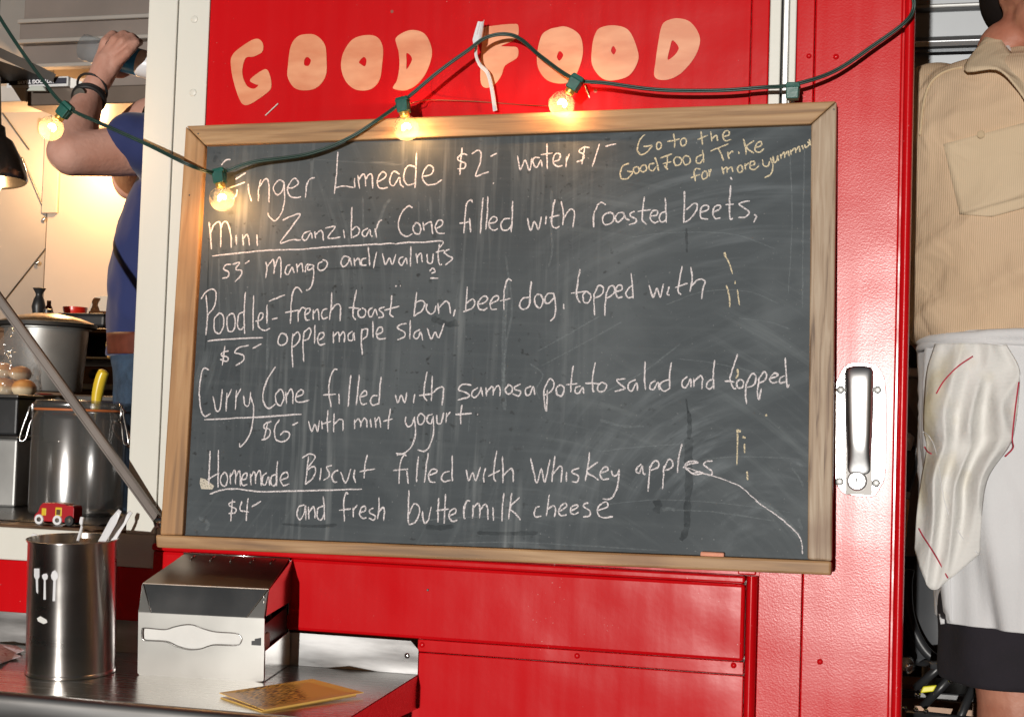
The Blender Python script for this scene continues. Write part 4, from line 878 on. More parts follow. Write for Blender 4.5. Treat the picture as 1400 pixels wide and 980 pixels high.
# ================================================================= STEEL SERVING SHELF
ZS = P(572, 921, -.0).z; TILT = math.atan(.059)
SN = Vector((0, -math.sin(TILT), math.cos(TILT)))            # shelf normal: it sags outwards
SO = Vector((0, 0, ZS))
def PS(px, py, h=0): return PPL(px, py, SO+SN*h, SN)
def S2(x, d, h=0):                                            # x along wall, d outwards, h above the shelf
    return SO+Vector((x, -d*math.cos(TILT), -d*math.sin(TILT)))+SN*h
fr_r = PS(480, 975); fr_l = PS(0, 945); dfr = -(fr_l.y)/math.cos(TILT)
dfr2 = -(PS(300, 969).y)/math.cos(TILT); DF = (dfr+dfr2)/2
xR = P(572, 921).x
shelf = wt('serving_shelf', 'stainless steel serving shelf with upturned back on the truck', 'shelf', SO)
TH = .0016
tpv = MB(); tpv.prism([S2(XL+.45, .002), S2(xR, .002), S2(xR, DF-.012), S2(xR-.012, DF), S2(XL+.45, DF)], -SN*TH).build('shelf_top', STEEL, shelf)
sp_h = (P(572, 876).z-ZS)
bsp = MB(); c = .012
bsp.prism([Vector((XL+.45, -.0025, ZS)), Vector((xR, -.0025, ZS)), Vector((xR, -.0025, ZS+sp_h-c)), Vector((xR-c, -.0025, ZS+sp_h)), Vector((XL+.45, -.0025, P(0, 833).z+.0))], (0, -TH, 0)).build('back_splash', pmat('scuffed_steel', (.42, .42, .42), rough=.33, metal=.95, nscale=9, var=.3, stretch=(.7, 4, 4), rvar=.5), shelf)
for x in (P(557, 891, -.004).x, P(557, 891, -.004).x-.42):
    MB().lathe([(.0042, 0), (.004, .001), (.002, .002), (0, .0022)], 14, (0, -1, 0), Vector((x, -.0042, ZS+sp_h*.55))).build('bolt', CHROME, shelf, smooth=True)
# rolled front edge
prof = [(DF, 0), (DF+.004, -.001), (DF+.008, -.005), (DF+.010, -.012), (DF+.009, -.045), (DF+.002, -.052), (DF-.002, -.052), (DF-.002, -.003)]
ro = MB(); ro.prism([S2(XL+.45, d, h-.0004) for d, h in prof], (xR-.012-(XL+.45), 0, 0)).build('rolled_edge', pmat('edge_steel', (.50, .50, .50), rough=.35, metal=1, nscale=8, var=.2, stretch=(.5, 5, 5)), shelf, auto=50)
en = MB(); en.prism([S2(xR, .004, -.0004), S2(xR, DF-.012, -.0004), S2(xR, DF-.012, -.03), S2(xR, .004, -.05)], (-.0016, 0, 0)).build('end_flange', STEEL, shelf)
for x in (xR-.06, -1.9):
    MB().prism([Vector((x, -.003, ZS-.02)), S2(x, DF*.8, -.01), Vector((x, -.003, ZS-.22))], (.004, 0, 0)).build('bracket', STEEL, shelf)

# ---- utensil canister
cb = PS(97, 917); dep = (cb-CP).dot(CF); rc = 61.5/F*dep
ctop = PS(97, 917)
# height from the ray through the rim centre
def height_on(base, px, py):
    d = ray(px, py); # closest approach of ray and normal line
    n = SN; w0 = CP-base; a_, b_, c_ = d.dot(d), d.dot(n), n.dot(n); d_, e_ = d.dot(w0), n.dot(w0)
    return (a_*e_-b_*d_)/(a_*c_-b_*b_)
hc = height_on(cb, 97, 735.5)
can = wt('utensil_canister', 'tall stainless steel canister with cutlery icons holding plastic utensils', 'canister', cb)
prof = [(rc*.955, 0), (rc*.985, .001), (rc*.985, .004), (rc*.96, .0055), (rc*.965, .007), (rc*.965, hc-.004), (rc*1.0, hc-.002), (rc*1.0, hc), (rc*.965, hc), (rc*.945, hc-.004), (rc*.94, .006), (0, .006)]
MB().lathe(prof, 96, SN, cb).build('body', CANM, can, auto=50)
# icons (fork, spoon, spoon) pressed on the front, following the curve; white paints in their reflections
def oncan(px, py, off=.0006):
    d = ray(px, py); n = SN; r_ = rc*.965+off
    o_ = CP-cb; dp = d-n*d.dot(n); op_ = o_-n*o_.dot(n)
    A_, B_, C_ = dp.dot(dp), 2*dp.dot(op_), op_.dot(op_)-r_*r_
    return CP+d*((-B_-math.sqrt(B_*B_-4*A_*C_))/(2*A_))
def decal(poly, name, mat, par):
    mb = MB(); pts = [oncan(x, y) for x, y in poly]; mb.add(pts, [tuple(range(len(pts)))]); return mb.build(name, mat, par)
def cz(q_): return [(x/3.77, 720+y/3.77) for x, y in q_]
icon = emis if False else WPLAST
decal(cz([(176, 214), (203, 214), (203, 258), (196, 270), (196, 345), (187, 335), (184, 270), (175, 255)]), 'cutlery_icon', icon, can)
decal(cz([(216, 250), (224, 242), (240, 240), (247, 252), (244, 268), (235, 274), (236, 374), (224, 374), (226, 274), (219, 266)]), 'cutlery_icon', icon, can)
decal(cz([(262, 250), (270, 230), (284, 222), (298, 240), (300, 258), (288, 276), (285, 382), (271, 382), (275, 276), (266, 268)]), 'cutlery_icon', icon, can)
decal(cz([(190, 470), (208, 460), (240, 478), (244, 492), (225, 500), (196, 486)]), 'smear', PAPER, can)
# ---- utensils standing in it
def PD(px, py, dist_y): return P(px, py, dist_y)
cy_ = cb.y
fork('plastic_spoon', [P(115, 707, cy_-.01), P(112, 722, cy_-.006), P(105, 748, cy_+.002), P(98, 800, cy_+.02)], .012, WPLAST, 'narrow white plastic handle standing mid canister', 'spoon', 0, tines=False, wmax=.0042)
def spatula(pts, wds, label):
    mb = MB(); pts = [Vector(p) for p in pts]; mid_ = catmull(pts, 5); n = len(mid_)
    for j, p in enumerate(mid_):
        t = (mid_[min(j+1, n-1)]-mid_[max(j-1, 0)]).normalized(); sd = t.cross(Vector((.2, 1, .1))).normalized(); u_ = sd.cross(t)
        x = j/(n-1)*(len(wds)-1); i = min(int(x), len(wds)-2); w_ = wds[i]+(wds[i+1]-wds[i])*(x-i)
        for f_, h in ((-1, 0), (0, -.002), (1, 0), (1, .0011), (0, -.0009), (-1, .0011)): mb.v.append(p+sd*w_*f_+u_*h)
    for j in range(n-1):
        for i in range(6):
            a_ = j*6+i; b2 = j*6+(i+1) % 6; mb.f.append((a_, b2, b2+6, a_+6))
    mb.f.append(tuple(range(6))); mb.f.append(tuple((n-1)*6+i for i in range(6)))
    return tag(mb.build('plastic_spoon', WPLAST, None, org=pts[-1], auto=50), label, 'spoon')
spatula([P(164, 697, cy_-.005), P(155, 712, cy_-.005), P(145, 730, cy_), P(120, 775, cy_+.01), P(105, 850, cy_+.02)], [.003, .0065, .0062, .003, .003], 'white plastic spoon, left one of the pair leaning right in the canister')
spatula([P(179, 699, cy_+.015), P(168, 713, cy_+.015), P(156, 733, cy_+.015), P(135, 775, cy_+.02), P(115, 850, cy_+.03)], [.0028, .006, .0058, .003, .003], 'white plastic spoon, right one of the pair leaning right in the canister')
spatula([P(44, 731, cy_+.01), P(52, 736, cy_+.01), P(58, 742, cy_+.01), P(75, 800, cy_+.01)], [.003, .005, .004, .003], 'white plastic spoon lying low inside the left rim of the canister')

# ---- napkin dispenser
A0 = PS(188.3, 922); A1 = PS(360.5, 932); A3 = PS(407, 909)
ux = (A1-A0).normalized(); wdN = (A1-A0).length; back = (A3-A1); back = (back-ux*back.dot(ux)); dN = back.length; uy = back.normalized(); un = SN
hN = height_on(A1, 358, 808)
disp = wt('napkin_dispenser', 'chrome tabletop napkin dispenser with white napkins showing in its wavy slot', 'dispenser', A0)
def DN(x, y, h): return A0+ux*x+uy*y+un*h
hb_ = hN*1.23                                                  # rear height: the top slopes up to the back
W_ = wdN; D_ = dN
ch = .006
# front shell: front face with chamfered ends and slot, sloped lid, overhanging sides
def face(par, name, pts, mat, t=.0012, dirv=None):
    n_ = (Vector(pts[1])-Vector(pts[0])).cross(Vector(pts[2])-Vector(pts[0])).normalized()
    return MB().prism(pts, (dirv or n_)*t).build(name, mat, par, bevel=.0006)
# slot outline in face coordinates (x right, h up) from the picture
def onface(px, py, off=0):
    return PPL(px, py, A0-uy*off, uy)
slot = [(110, 385), (122, 375), (205, 382), (240, 373), (290, 362), (330, 362), (375, 378), (430, 392), (515, 398), (540, 412), (542, 432), (520, 450), (430, 448), (400, 453), (360, 466), (310, 468), (260, 455), (215, 435), (150, 430), (120, 428), (110, 415)]
slot_w = [onface(160+x/3.182, 740+y/3.182) for x, y in slot]
def fc(p): q_ = p-A0; return (q_.dot(ux), q_.dot(un))
def ring_mesh(outer2, hole2, y0, th, name, mat, par):
    cu = bpy.data.curves.new('c', 'CURVE'); cu.dimensions = '2D'; cu.fill_mode = 'BOTH'; cu.extrude = th/2
    for rg_ in ([outer2, hole2] if hole2 else [outer2]):
        sp_ = cu.splines.new('POLY'); sp_.points.add(len(rg_)-1); sp_.use_cyclic_u = True
        for i, p in enumerate(rg_): sp_.points[i].co = (p[0], p[1], 0, 1)
    o = bpy.data.objects.new('tmp', cu); COL.objects.link(o); upd()
    me = bpy.data.meshes.new_from_object(o.evaluated_get(bpy.context.evaluated_depsgraph_get())); bpy.data.objects.remove(o)
    for v in me.vertices:
        x, h, z = v.co; v.co = DN(x, y0-z, h)-A0
    me.update()
    return link(name, me, mat, par)
hs = [(q_.x, q_.y) for q_ in catmull_closed([(*fc(p), 0) for p in slot_w], 4)]
HB = hN*.70
ring_mesh([(0, .003), (.003, 0), (W_-.003, 0), (W_, .003), (W_, HB), (0, HB)], hs, .0, .0014, 'face_plate', FACEM, disp)
hs2 = [(q_.x, q_.y) for q_ in catmull_closed([(*fc(p), 0) for p in slot_w], 4)]
cen = Vector((sum(a_[0] for a_ in hs2)/len(hs2), sum(a_[1] for a_ in hs2)/len(hs2)))
rim_ = MB(); rp = [DN(a_[0], -.0012, a_[1]) for a_ in hs2]; rim_.tube(rp+[rp[0]], .0009, 6, close=False); rim_.build('slot_rim', CHROME, disp, smooth=True)
nap = MB()
for i in range(9):
    y0 = .004+i*.0035; nap.box((0, 0, 0), (0, 0, 0)) if False else None
    nap.prism([DN(.006, y0, .012), DN(W_-.004, y0, .012), DN(W_-.004, y0, hN*.50+.001*math.sin(i*2.1)), DN(.006, y0, hN*.50)], uy*.0024)
nap.prism([DN(.008, .0025, .01), DN(W_-.012, .0025, .01), DN(W_-.012, .0025, hN*.62), DN(.008, .0025, hN*.62)], uy*.0012)
nap.build('napkin_stack', PAPER, disp)
# lid
SB = .015; LX = .020; RX = .026
face(disp, 'face_facet', [DN(LX, -.0012+.0002, HB), DN(W_-RX, -.001, HB), DN(W_-.001, SB, hN), DN(.001, SB, hN)], CHROME, .0012)
face(disp, 'face_corner', [DN(0, -.001, HB), DN(LX-.0002, -.001, HB), DN(0, SB, hN)], FACEM, .0012)
face(disp, 'face_corner', [DN(W_-RX+.0002, -.001, HB), DN(W_, -.001, HB), DN(W_, SB, hN)], FACEM, .0012)
face(disp, 'lid', [DN(-.001, SB-.0012, hN), DN(W_+.001, SB-.0012, hN), DN(W_-.004, D_, hb_), DN(.020, D_, hb_)], LIDM, .0014)
face(disp, 'lid_side', [DN(W_+.0008, SB, hN-.0005), DN(W_-.0005, D_, hb_-.0005), DN(W_-.0005, D_, hb_*.60), DN(W_+.0008, .004, hN*.72)], CHROME, .0014)
face(disp, 'lid_side', [DN(-.0008, SB, hN-.0005), DN(.018, D_, hb_-.0005), DN(.018, D_, hb_*.60), DN(-.0008, .004, hN*.72)], CHROME, .0014)
face(disp, 'side_panel', [DN(W_-.001, .003, .001), DN(W_-.003, D_-.001, .001), DN(W_-.003, D_-.001, hN*.40), DN(W_-.001, .003, hN*.34)], CHROME, .0014)
face(disp, 'side_panel', [DN(.001, .003, .001), DN(.003, D_-.001, .001), DN(.003, D_-.001, hN*.40), DN(.001, .003, hN*.34)], CHROME, .0014)
face(disp, 'back_panel', [DN(.004, D_, .001), DN(W_-.004, D_, .001), DN(W_-.004, D_, hb_-.001), DN(.020, D_, hb_-.001)], CHROME, .0012)
face(disp, 'base_panel', [DN(.002, .002, .0004), DN(W_-.002, .002, .0004), DN(W_-.002, D_-.002, .0004), DN(.002, D_-.002, .0004)], CHROME, .001)
MB().prism([DN(W_-.006, .012, .002), DN(W_-.006, D_-.004, .002), DN(W_-.006, D_-.004, hb_*.55), DN(W_-.006, .012, hN*.6)], -ux*.002).build('spring_plate', DARKM, disp)
MB().prism([DN(.008, .05, .003), DN(W_-.008, .05, .003), DN(W_-.008, .05, hN*.93), DN(.008, .05, hN*.93)], uy*.001).build('pressure_plate', DARKM, disp)
for i in range(5):                                              # raised ribs at the back of the lid
    x = W_*(.20+.165*i); a_ = DN(x, D_*.80, hN+(hb_-hN)*.80+.0015); b2 = DN(x+.002, D_*.93, hN+(hb_-hN)*.93+.002)
    MB().tube([a_, a_.lerp(b2, .5)+un*.001, b2], .0011, 6).build('lid_rib', CHROME, disp, smooth=True)
MB().tube([DN(.018, D_, hb_+.0012), DN(W_-.004, D_, hb_+.0012)], .0016, 8).build('lid_bead', CHROME, disp, smooth=True)
for i in range(4):
    MB().lathe([(.0013, 0), (.001, .0008), (0, .001)], 8, -uy, DN(W_-.004, .006, hN*(.93-.055*i))).build('bead', CHROME, disp)
MB().prism([DN(W_*.905, -.0012, hN*.405), DN(W_*.975, -.0012, hN*.405), DN(W_*.975, -.0012, hN*.49), DN(W_*.93, -.0012, hN*.475), DN(W_*.93, -.0012, hN*.455), DN(W_*.905, -.0012, hN*.45)], -uy*.0016).build('catch', BLACKP, disp)

# ---- cards
def card_mat():
    m, t, b = new_mat('printed_card'); N = t.nodes; L = t.links
    tc = N.new('ShaderNodeTexCoord')
    sp_ = N.new('ShaderNodeSeparateXYZ'); L.new(tc.outputs['UV'], sp_.inputs[0])
    n = N.new('ShaderNodeTexNoise'); n.inputs['Scale'].default_value = 26; n.inputs['Detail'].default_value = 3
    mp = N.new('ShaderNodeMapping'); mp.inputs['Scale'].default_value = (3.0, .55, 1); L.new(tc.outputs['UV'], mp.inputs[0]); L.new(mp.outputs[0], n.inputs['Vector'])
    cr = N.new('ShaderNodeValToRGB'); e = cr.color_ramp.elements; e[0].position = .42; e[0].color = (.06, .015, .01, 1); e[1].position = .54; e[1].color = (.90, .55, .12, 1)
    L.new(n.outputs['Fac'], cr.inputs[0])
    def band(o_, a_, b2, soft=.08):
        r1 = N.new('ShaderNodeMapRange'); r1.inputs[1].default_value = a_; r1.inputs[2].default_value = a_+soft; L.new(o_, r1.inputs[0])
        r2 = N.new('ShaderNodeMapRange'); r2.inputs[1].default_value = b2; r2.inputs[2].default_value = b2-soft; L.new(o_, r2.inputs[0])
        q_ = N.new('ShaderNodeMath'); q_.operation = 'MULTIPLY'; L.new(r1.outputs[0], q_.inputs[0]); L.new(r2.outputs[0], q_.inputs[1]); return q_.outputs[0]
    f_ = N.new('ShaderNodeMath'); f_.operation = 'MULTIPLY'; L.new(band(sp_.outputs[0], .06, .96), f_.inputs[0]); L.new(band(sp_.outputs[1], .12, .82), f_.inputs[1])
    mx = N.new('ShaderNodeMix'); mx.data_type = 'RGBA'; L.new(f_.outputs[0], mx.inputs[0]); mx.inputs[6].default_value = (.92, .58, .15, 1); L.new(cr.outputs[0], mx.inputs[7])
    L.new(mx.outputs[2], b.inputs['Base Color']); b.inputs['Roughness'].default_value = .35
    return m
CARD = card_mat()
def card(corners, h, label, nsheet=3):
    pts = [PS(x, y, h_) for (x, y), h_ in zip(corners, h if isinstance(h, tuple) else (h,)*4)]; mb = MB(); o_ = pts[0]
    me_v = []
    mb.prism([p+SN*.0001 for p in pts], SN*.0011); me = mb
    o = me.build('menu_card', CARD, None, org=o_)
    uv = o.data.uv_layers.new(name='UVMap'); a_, b2, c_, d_ = pts
    ex, ey = (b2-a_), (d_-a_)
    for l in o.data.loops:
        p = o.data.vertices[l.vertex_index].co+ORG[o.name]-a_; uv.data[l.index].uv = (p.dot(ex)/ex.dot(ex), p.dot(ey)/ey.dot(ey))
    return tag(o, label, 'card', 'menu cards on the shelf')
def cz5(q_): return [(160+x/3.182, 740+y/3.182) for x, y in q_]
card(cz5([(450, 680), (630, 741), (1040, 668), (880, 622)]), .0, 'yellow printed menu card, lower one of the fanned pair')
card(cz5([(445, 660), (640, 735), (1072, 658), (850, 600)]), (.0045, .0016, .0045, .013), 'yellow printed menu card lying on top of the other one')
# patterned napkin at the left edge
np_ = pmat('patterned_napkin', (.70, .62, .64), rough=.8, nscale=120, col2=(.45, .22, .25), thr=(.52, .68), bump=.3, bscale=60)
mb = MB(); cc = [PS(x, y, .0012+.004*(i % 2)) for i, (x, y) in enumerate([(-40, 884), (0, 881), (22, 883), (33, 889), (20, 894), (28, 897), (12, 903), (0, 907), (-40, 914)])]
mb.prism(cc, SN*.0012)
tag(mb.build('paper_napkin', np_, None, org=cc[1]), 'crumpled red patterned paper napkin on the shelf left of the canister', 'napkin')

# ================================================================= HATCH STRUT
sa, sb = P(219, 714, -.012), P(-160, 188, -.13)
st = wt('hatch_strut', 'slanting grey gas strut propping the hatch beside the white trim', 'strut', sa)
def bar(a_, b2, w_, d_, mat, name, par, up_=Vector((0, -1, 0)), bevel=.001):
    t = (b2-a_).normalized(); s_ = t.cross(up_).normalized(); u_ = s_.cross(t).normalized(); mb = MB()
    vs = [p+s_*w_*i+u_*d_*j for p in (a_, b2) for i, j in ((-1, -1), (1, -1), (1, 1), (-1, 1))]
    mb.add(vs, [(0, 3, 2, 1), (4, 5, 6, 7), (0, 1, 5, 4), (1, 2, 6, 5), (2, 3, 7, 6), (3, 0, 4, 7)]); return mb.build(name, mat, par, bevel=bevel)
t_ = (sb-sa).normalized(); s_ = t_.cross(Vector((0, -1, 0))).normalized()
bar(sa, sb, .0075, .004, STRUT, 'channel', st, bevel=.0015)
bar(sa+s_*.0052+Vector((0, -.0042, 0)), sb+s_*.0052+Vector((0, -.0042, 0)), .0012, .0016, STRUT, 'channel_lip', st, bevel=.0004)
bar(sa-s_*.0052+Vector((0, -.0042, 0)), sb-s_*.0052+Vector((0, -.0042, 0)), .0012, .0016, STRUT, 'channel_lip', st, bevel=.0004)
MB().lathe([(.009, 0), (.009, .004), (.005, .007), (0, .007)], 20, (0, -1, 0), sa+Vector((0, -.001, 0))).build('pivot', CHROME, st, auto=40)

# ================================================================= KITCHEN INSIDE THE HATCH
def mpp(px, py, y): return (P(px, py, y)-CP).dot(CF)/F       # metres per photo pixel on the plane y
def lamp(name, p, e, col=(1, .62, .30), r=.02, par=None):
    l = bpy.data.lights.new(name, 'POINT'); l.energy = e; l.color = col; l.shadow_soft_size = r
    o = bpy.data.objects.new(name, l); COL.objects.link(o)
    if par: o.parent = par; o.location = Vector(p)-ORG[par.name]
    else: o.location = p
# heat lamp hanging at the left edge
yl = .55; m_ = mpp(0, 200, yl); hp = P(-6, 250, yl)
hl = wt('heat_lamp', 'dark metal bell heat lamp hanging at the left edge of the hatch', 'heat lamp', hp)
MB().lathe([(.012, .22), (.013, .12), (.020, .115), (.022, .095), (.035, .085), (.052, .05), (.062, .02), (.0635, .004), (.060, .0), (.055, .004), (.05, .03), (.0, .06)], 48, (-.10, .05, 1), hp).build('lamp_shade', pmat('dark_bell_metal', (.16, .14, .125), rough=.22, metal=.9, var=.3), hl, auto=50)
MB().tube([hp+Vector((-.02, .01, .2)), hp+Vector((-.03, .02, ZC-hp.z))], .004, 8).build('hanger', DARKM, hl)
hb2 = MB().lathe([(0, -.022), (.009, -.019), (.014, -.010), (.014, 0), (.010, .02), (.008, .05)], 24, (0, 0, 1), hp+Vector((0, 0, .004))).build('heat_bulb', emis('warm_heat_bulb', (1, .70, .38), 7), hl, smooth=True)
lamp('heat_light', hp+Vector((0, 0, -.035)), 2.2, par=hl)
# bulkhead lamp on the back wall, hidden behind the raised arm; it makes the warm pool of light
wp = P(136, 196, YB-.10)
wl_ = wt('wall_lamp', 'warm wall lamp behind the raised elbow lighting the back wall', 'lamp', wp)
MB().lathe([(.045, .095), (.045, .07), (.02, .068), (.018, .02), (.028, .0), (.0, .0)], 32, (0, 1, 0), wp).build('lamp_base', DARKM, wl_, auto=40)
MB().lathe([(0, -.025), (.018, -.018), (.025, 0), (.018, .018), (.0, .022)], 24, (0, 1, 0), wp+Vector((0, -.012, -.0))).build('lamp_globe', emis('warm_lamp_globe', (1, .80, .55), 12), wl_, smooth=True)
lamp('lamp_light', wp+Vector((0, -.05, -.03)), 15, (1, .58, .26), .03, wl_)

# hood with shelf and boxes
yh = 1.62
hood = wt('range_hood', 'brown edged steel range hood under the ceiling', 'hood', P(100, 130, yh))
a_, b2 = P(38, 121, yh), P(215, 140, yh)
MB().box((a_.x, yh, b2.z), (P(330, 130, yh).x, YB-.005, a_.z)).build('hood_lip', pmat('hood_brown', (.13, .10, .08), rough=.4, metal=.5), hood, bevel=.003)
MB().box((P(-60, 130, yh).x, yh-.01, P(20, 140, yh).z), (a_.x-.001, YB-.3, P(20, 118, yh).z)).build('hood_end', pmat('hood_white', (.55, .50, .45), rough=.4), hood, bevel=.003)
hs_ = MB(); y0 = 1.25
hs_.prism([P(-70, 60, y0), P(66, 106, yh-.02), P(10, 112, yh-.02), P(-70, 116, y0)], (0, .02, 0)).build('hood_side', BLACK, hood)
bar(P(-70, 40, y0), P(72, 106, yh-.025), .012, .008, pmat('hood_strip', (.36, .36, .35), rough=.4, metal=.5), 'hood_strip', hood)
zt_ = P(100, 119, yh).z
for (pa, pb_, yo) in ((119, 88, 0), (87, 54, .02), (53, 26, .0), (25, -30, .02)):  # upright panels added in place of the ceiling, so the sun lights them
    MB().box((P(62, 100, yh).x if pa > 100 else P(-60, 100, yh).x, yh+.30+yo, P(150, pa, yh+.3).z), (P(420, 100, yh).x, yh+.33+yo, P(150, pb_, yh+.3).z)).build('ceiling_standin_panel', pmat('ceiling_standin_steel', (.19, .155, .135), rough=.42, metal=.2, var=.2, nscale=3) if 'ceiling_standin_steel' not in MATS else MATS['ceiling_standin_steel'], hood, bevel=.004)
for pa in (53.5, 25.5, 88):  # ribs added on the same upright stand-in for the ceiling
    MB().box((P(-60, 100, yh).x, yh+.285, P(150, pa+3.2, yh+.3).z), (P(420, 100, yh).x, yh+.32, P(150, pa-3.2, yh+.3).z)).build('ceiling_standin_rib', GREYP, hood, bevel=.003)
# tray box with upside-down lettering
bx = wt('tray_box', 'white cardboard tray box with upside down lettering on the hood', 'box', P(50, 121, yh))
p0, p1 = P(9, 121, yh-.01), P(94, 104.5, yh-.01)
MB().box((p0.x, yh-.012, p0.z), (p1.x, yh+.26, p1.z)).build('carton', pmat('white_card', (.62, .62, .62), rough=.7), bx, bevel=.002)
q0, q1 = P(12, 117, yh-.013), P(91, 106.5, yh-.013)
MB().box((q0.x, yh-.0135, q0.z), (q1.x, yh-.012, q1.z)).build('print_band', pmat('navy_print', (.015, .015, .03), rough=.6), bx)
tc_ = bpy.data.curves.new('t', 'FONT'); tc_.body = 'HOT DOG TRAYS'; tc_.size = .0145; tc_.extrude = .0004; tc_.align_x = 'CENTER'; tc_.offset = .0007
to = bpy.data.objects.new('t', tc_); COL.objects.link(to); upd(); me = bpy.data.meshes.new_from_object(to.evaluated_get(bpy.context.evaluated_depsgraph_get())); bpy.data.objects.remove(to)
me.transform(Matrix.Rotation(R(180), 4, 'Y') @ Matrix.Rotation(R(90), 4, 'X'))
tq = P(49, 109.5, yh-.0145); me.transform(Matrix.Translation(tq-ORG[bx.name])); o = link('lettering', me, WPLAST, bx); o['label'] = 'upside down white words HOT DOG TRAYS'
tw = MB(); tw.prism([P(36, 124.5, yh-.03), P(63, 124.5, yh-.03), P(58, 117.5, yh-.03), P(42, 117.5, yh-.03)], (0, .012, 0))
tag(tw.build('clip_light', pmat('frosted', (.5, .53, .48), rough=.4), None, bevel=.002, org=P(50, 124, yh-.03)), 'small pale wedge shaped fitting in front of the tray box', 'fitting')
pb = MB(); pb.prism([P(96, 106, yh), P(112, 112, yh), P(112, 122, yh), P(96, 122, yh)], (0, .2, 0))
tag(pb.build('paper_pack', PAPER, None, org=P(100, 122, yh)), 'pack of white paper beside the tray box on the hood', 'paper pack')

# range with oven
yr = 1.25; zr = P(110, 449, yr).z
rg = wt('kitchen_range', 'grimy brown range with a dark oven opening along the back wall', 'range', (P(110, 449, yr).x, yr, ZF))
xl_, xr_ = P(-160, 449, yr).x, P(330, 449, yr).x
MB().box((xl_, yr, ZF), (xr_, YB-.01, P(110, 500, yr).z)).build('cabinet', BROWNM, rg, bevel=.004)
ox0, ox1 = P(84, 470, yr).x, P(148, 470, yr).x; oz0, oz1 = P(110, 487, yr).z, P(110, 455, yr).z
mbx = MB(); mbx.box((xl_, yr+.002, oz0-.001), (ox0, YB-.01, zr-.012)); mbx.build('cabinet', BROWNM, rg)
MB().box((ox1, yr+.002, oz0-.001), (xr_, YB-.01, zr-.012)).build('cabinet', BROWNM, rg)
MB().box((ox0, yr+.35, oz0), (ox1, YB-.01, zr-.012)).build('oven_back', BLACK, rg)
MB().box((xl_, yr-.015, zr-.012), (xr_, YB-.01, zr)).build('hob_top', BROWNM, rg, bevel=.003)
MB().box((ox0-.006, yr-.004, oz0-.006), (ox1+.006, yr+.01, oz0)).build('oven_lip', STEEL, rg, bevel=.001)
tb = MB(); c_ = [P(108, 462, yr+.05), P(116, 458, yr+.03), P(119, 468, yr+.02), P(117, 474, yr+.02)]; tb.tube(catmull(c_, 4), .004, 8); tb.build('oven_handle', CHROME, rg, smooth=True)
for i, x in enumerate((20, 60, 100, 132)):
    MB().lathe([(.014, 0), (.012, .018), (0, .02)], 16, (0, -1, 0), P(x, 512, yr-.001)).build('knob', BLACKP, rg, smooth=True)
MB().box((xl_, yr-.03, P(90, 532, yr).z), (xr_, yr-.001, P(90, 524, yr).z)).build('rail', DULL, rg, bevel=.002)
def lath(name, label, cat, px, py, y, prof, mat, n=48, ax=(0, 0, 1), k=None, auto=45, parts=()):
    """turned thing; profile in photo pixels (radius, height) at its own distance"""
    b_ = P(px, py, y); k = k or mpp(px, py, y)
    if not parts:
        return tag(MB().lathe([(r_*k, h*k) for r_, h in prof], n, ax, b_).build(name, mat, None, auto=auto, org=b_), label, cat)
    t = wt(name, label, cat, b_)
    for nm, pr, mt in [('body' if not isinstance(prof, tuple) else 'body', prof, mat)]+list(parts):
        MB().lathe([(r_*k, h*k) for r_, h in pr], n, ax, b_).build(nm, mt, t, auto=auto)
    return t
# big pot with domed lid (stands on a stool-height stand in front of the range)
yp = 1.0
pot = lath('stock_pot', 'large steel stock pot with a black rimmed domed lid', 'pot', 60, 535, yp, [(48, 0), (50, 2), (56, 84), (60, 85), (60, 88), (56, 88)], DULL,
   parts=[('lid', [(64, 88), (66, 91), (62, 95), (45, 101), (20, 106), (0, 107)], pmat('lid_metal', (.55, .42, .28), rough=.25, metal=.9)), ('lid_rim', [(62, 86), (67, 88), (67, 93), (62, 94)], BLACK), ('lid_knob', [(0, 106), (6, 106), (6, 112), (0, 114)], BLACKP)])
yd = 1.0
stand = wt('pot_stand', 'dark low steel counter under the stock pot', 'counter', (P(60, 540, yd).x, .75, ZF))
MB().box((P(-160, 540, .75).x, .78, ZF), (P(200, 540, .75).x, 1.24, P(60, 541, 1.0).z-.001)).build('counter_body', pmat('sooty_metal', (.035, .03, .028), rough=.45, metal=.4, var=.4), stand, bevel=.004)
MB().box((P(-160, 540, .75).x, .765, P(60, 541, 1.0).z-.03), (P(200, 540, .75).x, .7795, P(60, 541, 1.0).z-.001)).build('counter_edge', DARKM, stand, bevel=.002)
# black mill on the range
mill = lath('pepper_mill', 'black flared top mill standing behind the stock pot', 'mill', 52, 437, 1.35, [(10, 0), (10, 4), (8, 10), (9.5, 18), (7, 28), (4.5, 33), (5, 36), (9, 43), (4, 44), (0, 43)], BLACKP)
lath('brown_bottle', 'small brown bottle beside the black mill', 'bottle', 66, 437, 1.4, [(7, 0), (7, 8), (5, 16), (3, 20), (3, 26), (0, 26)], pmat('brown_glass', (.09, .03, .015), rough=.2))
b_ = wt('red_tub', 'red plastic tub on the range', 'tub', P(102, 440, 1.5)); k = mpp(102, 440, 1.5)
MB().lathe([(13*k, 0), (15*k, 12*k), (16*k, 15*k), (16*k, 17*k), (13*k, 17*k), (12*k, 3*k), (0, 3*k)], 32, (0, 0, 1), P(102, 440, 1.5)).build('tub', REDP, b_, auto=40)
MB().lathe([(16.5*k, 17*k), (16.5*k, 20*k), (0, 20.5*k)], 32, (0, 0, 1), P(102, 440, 1.5)).build('tub_lid', REDP, b_, auto=40)
k = mpp(140, 440, 1.6); cbp = P(142, 442, 1.62)
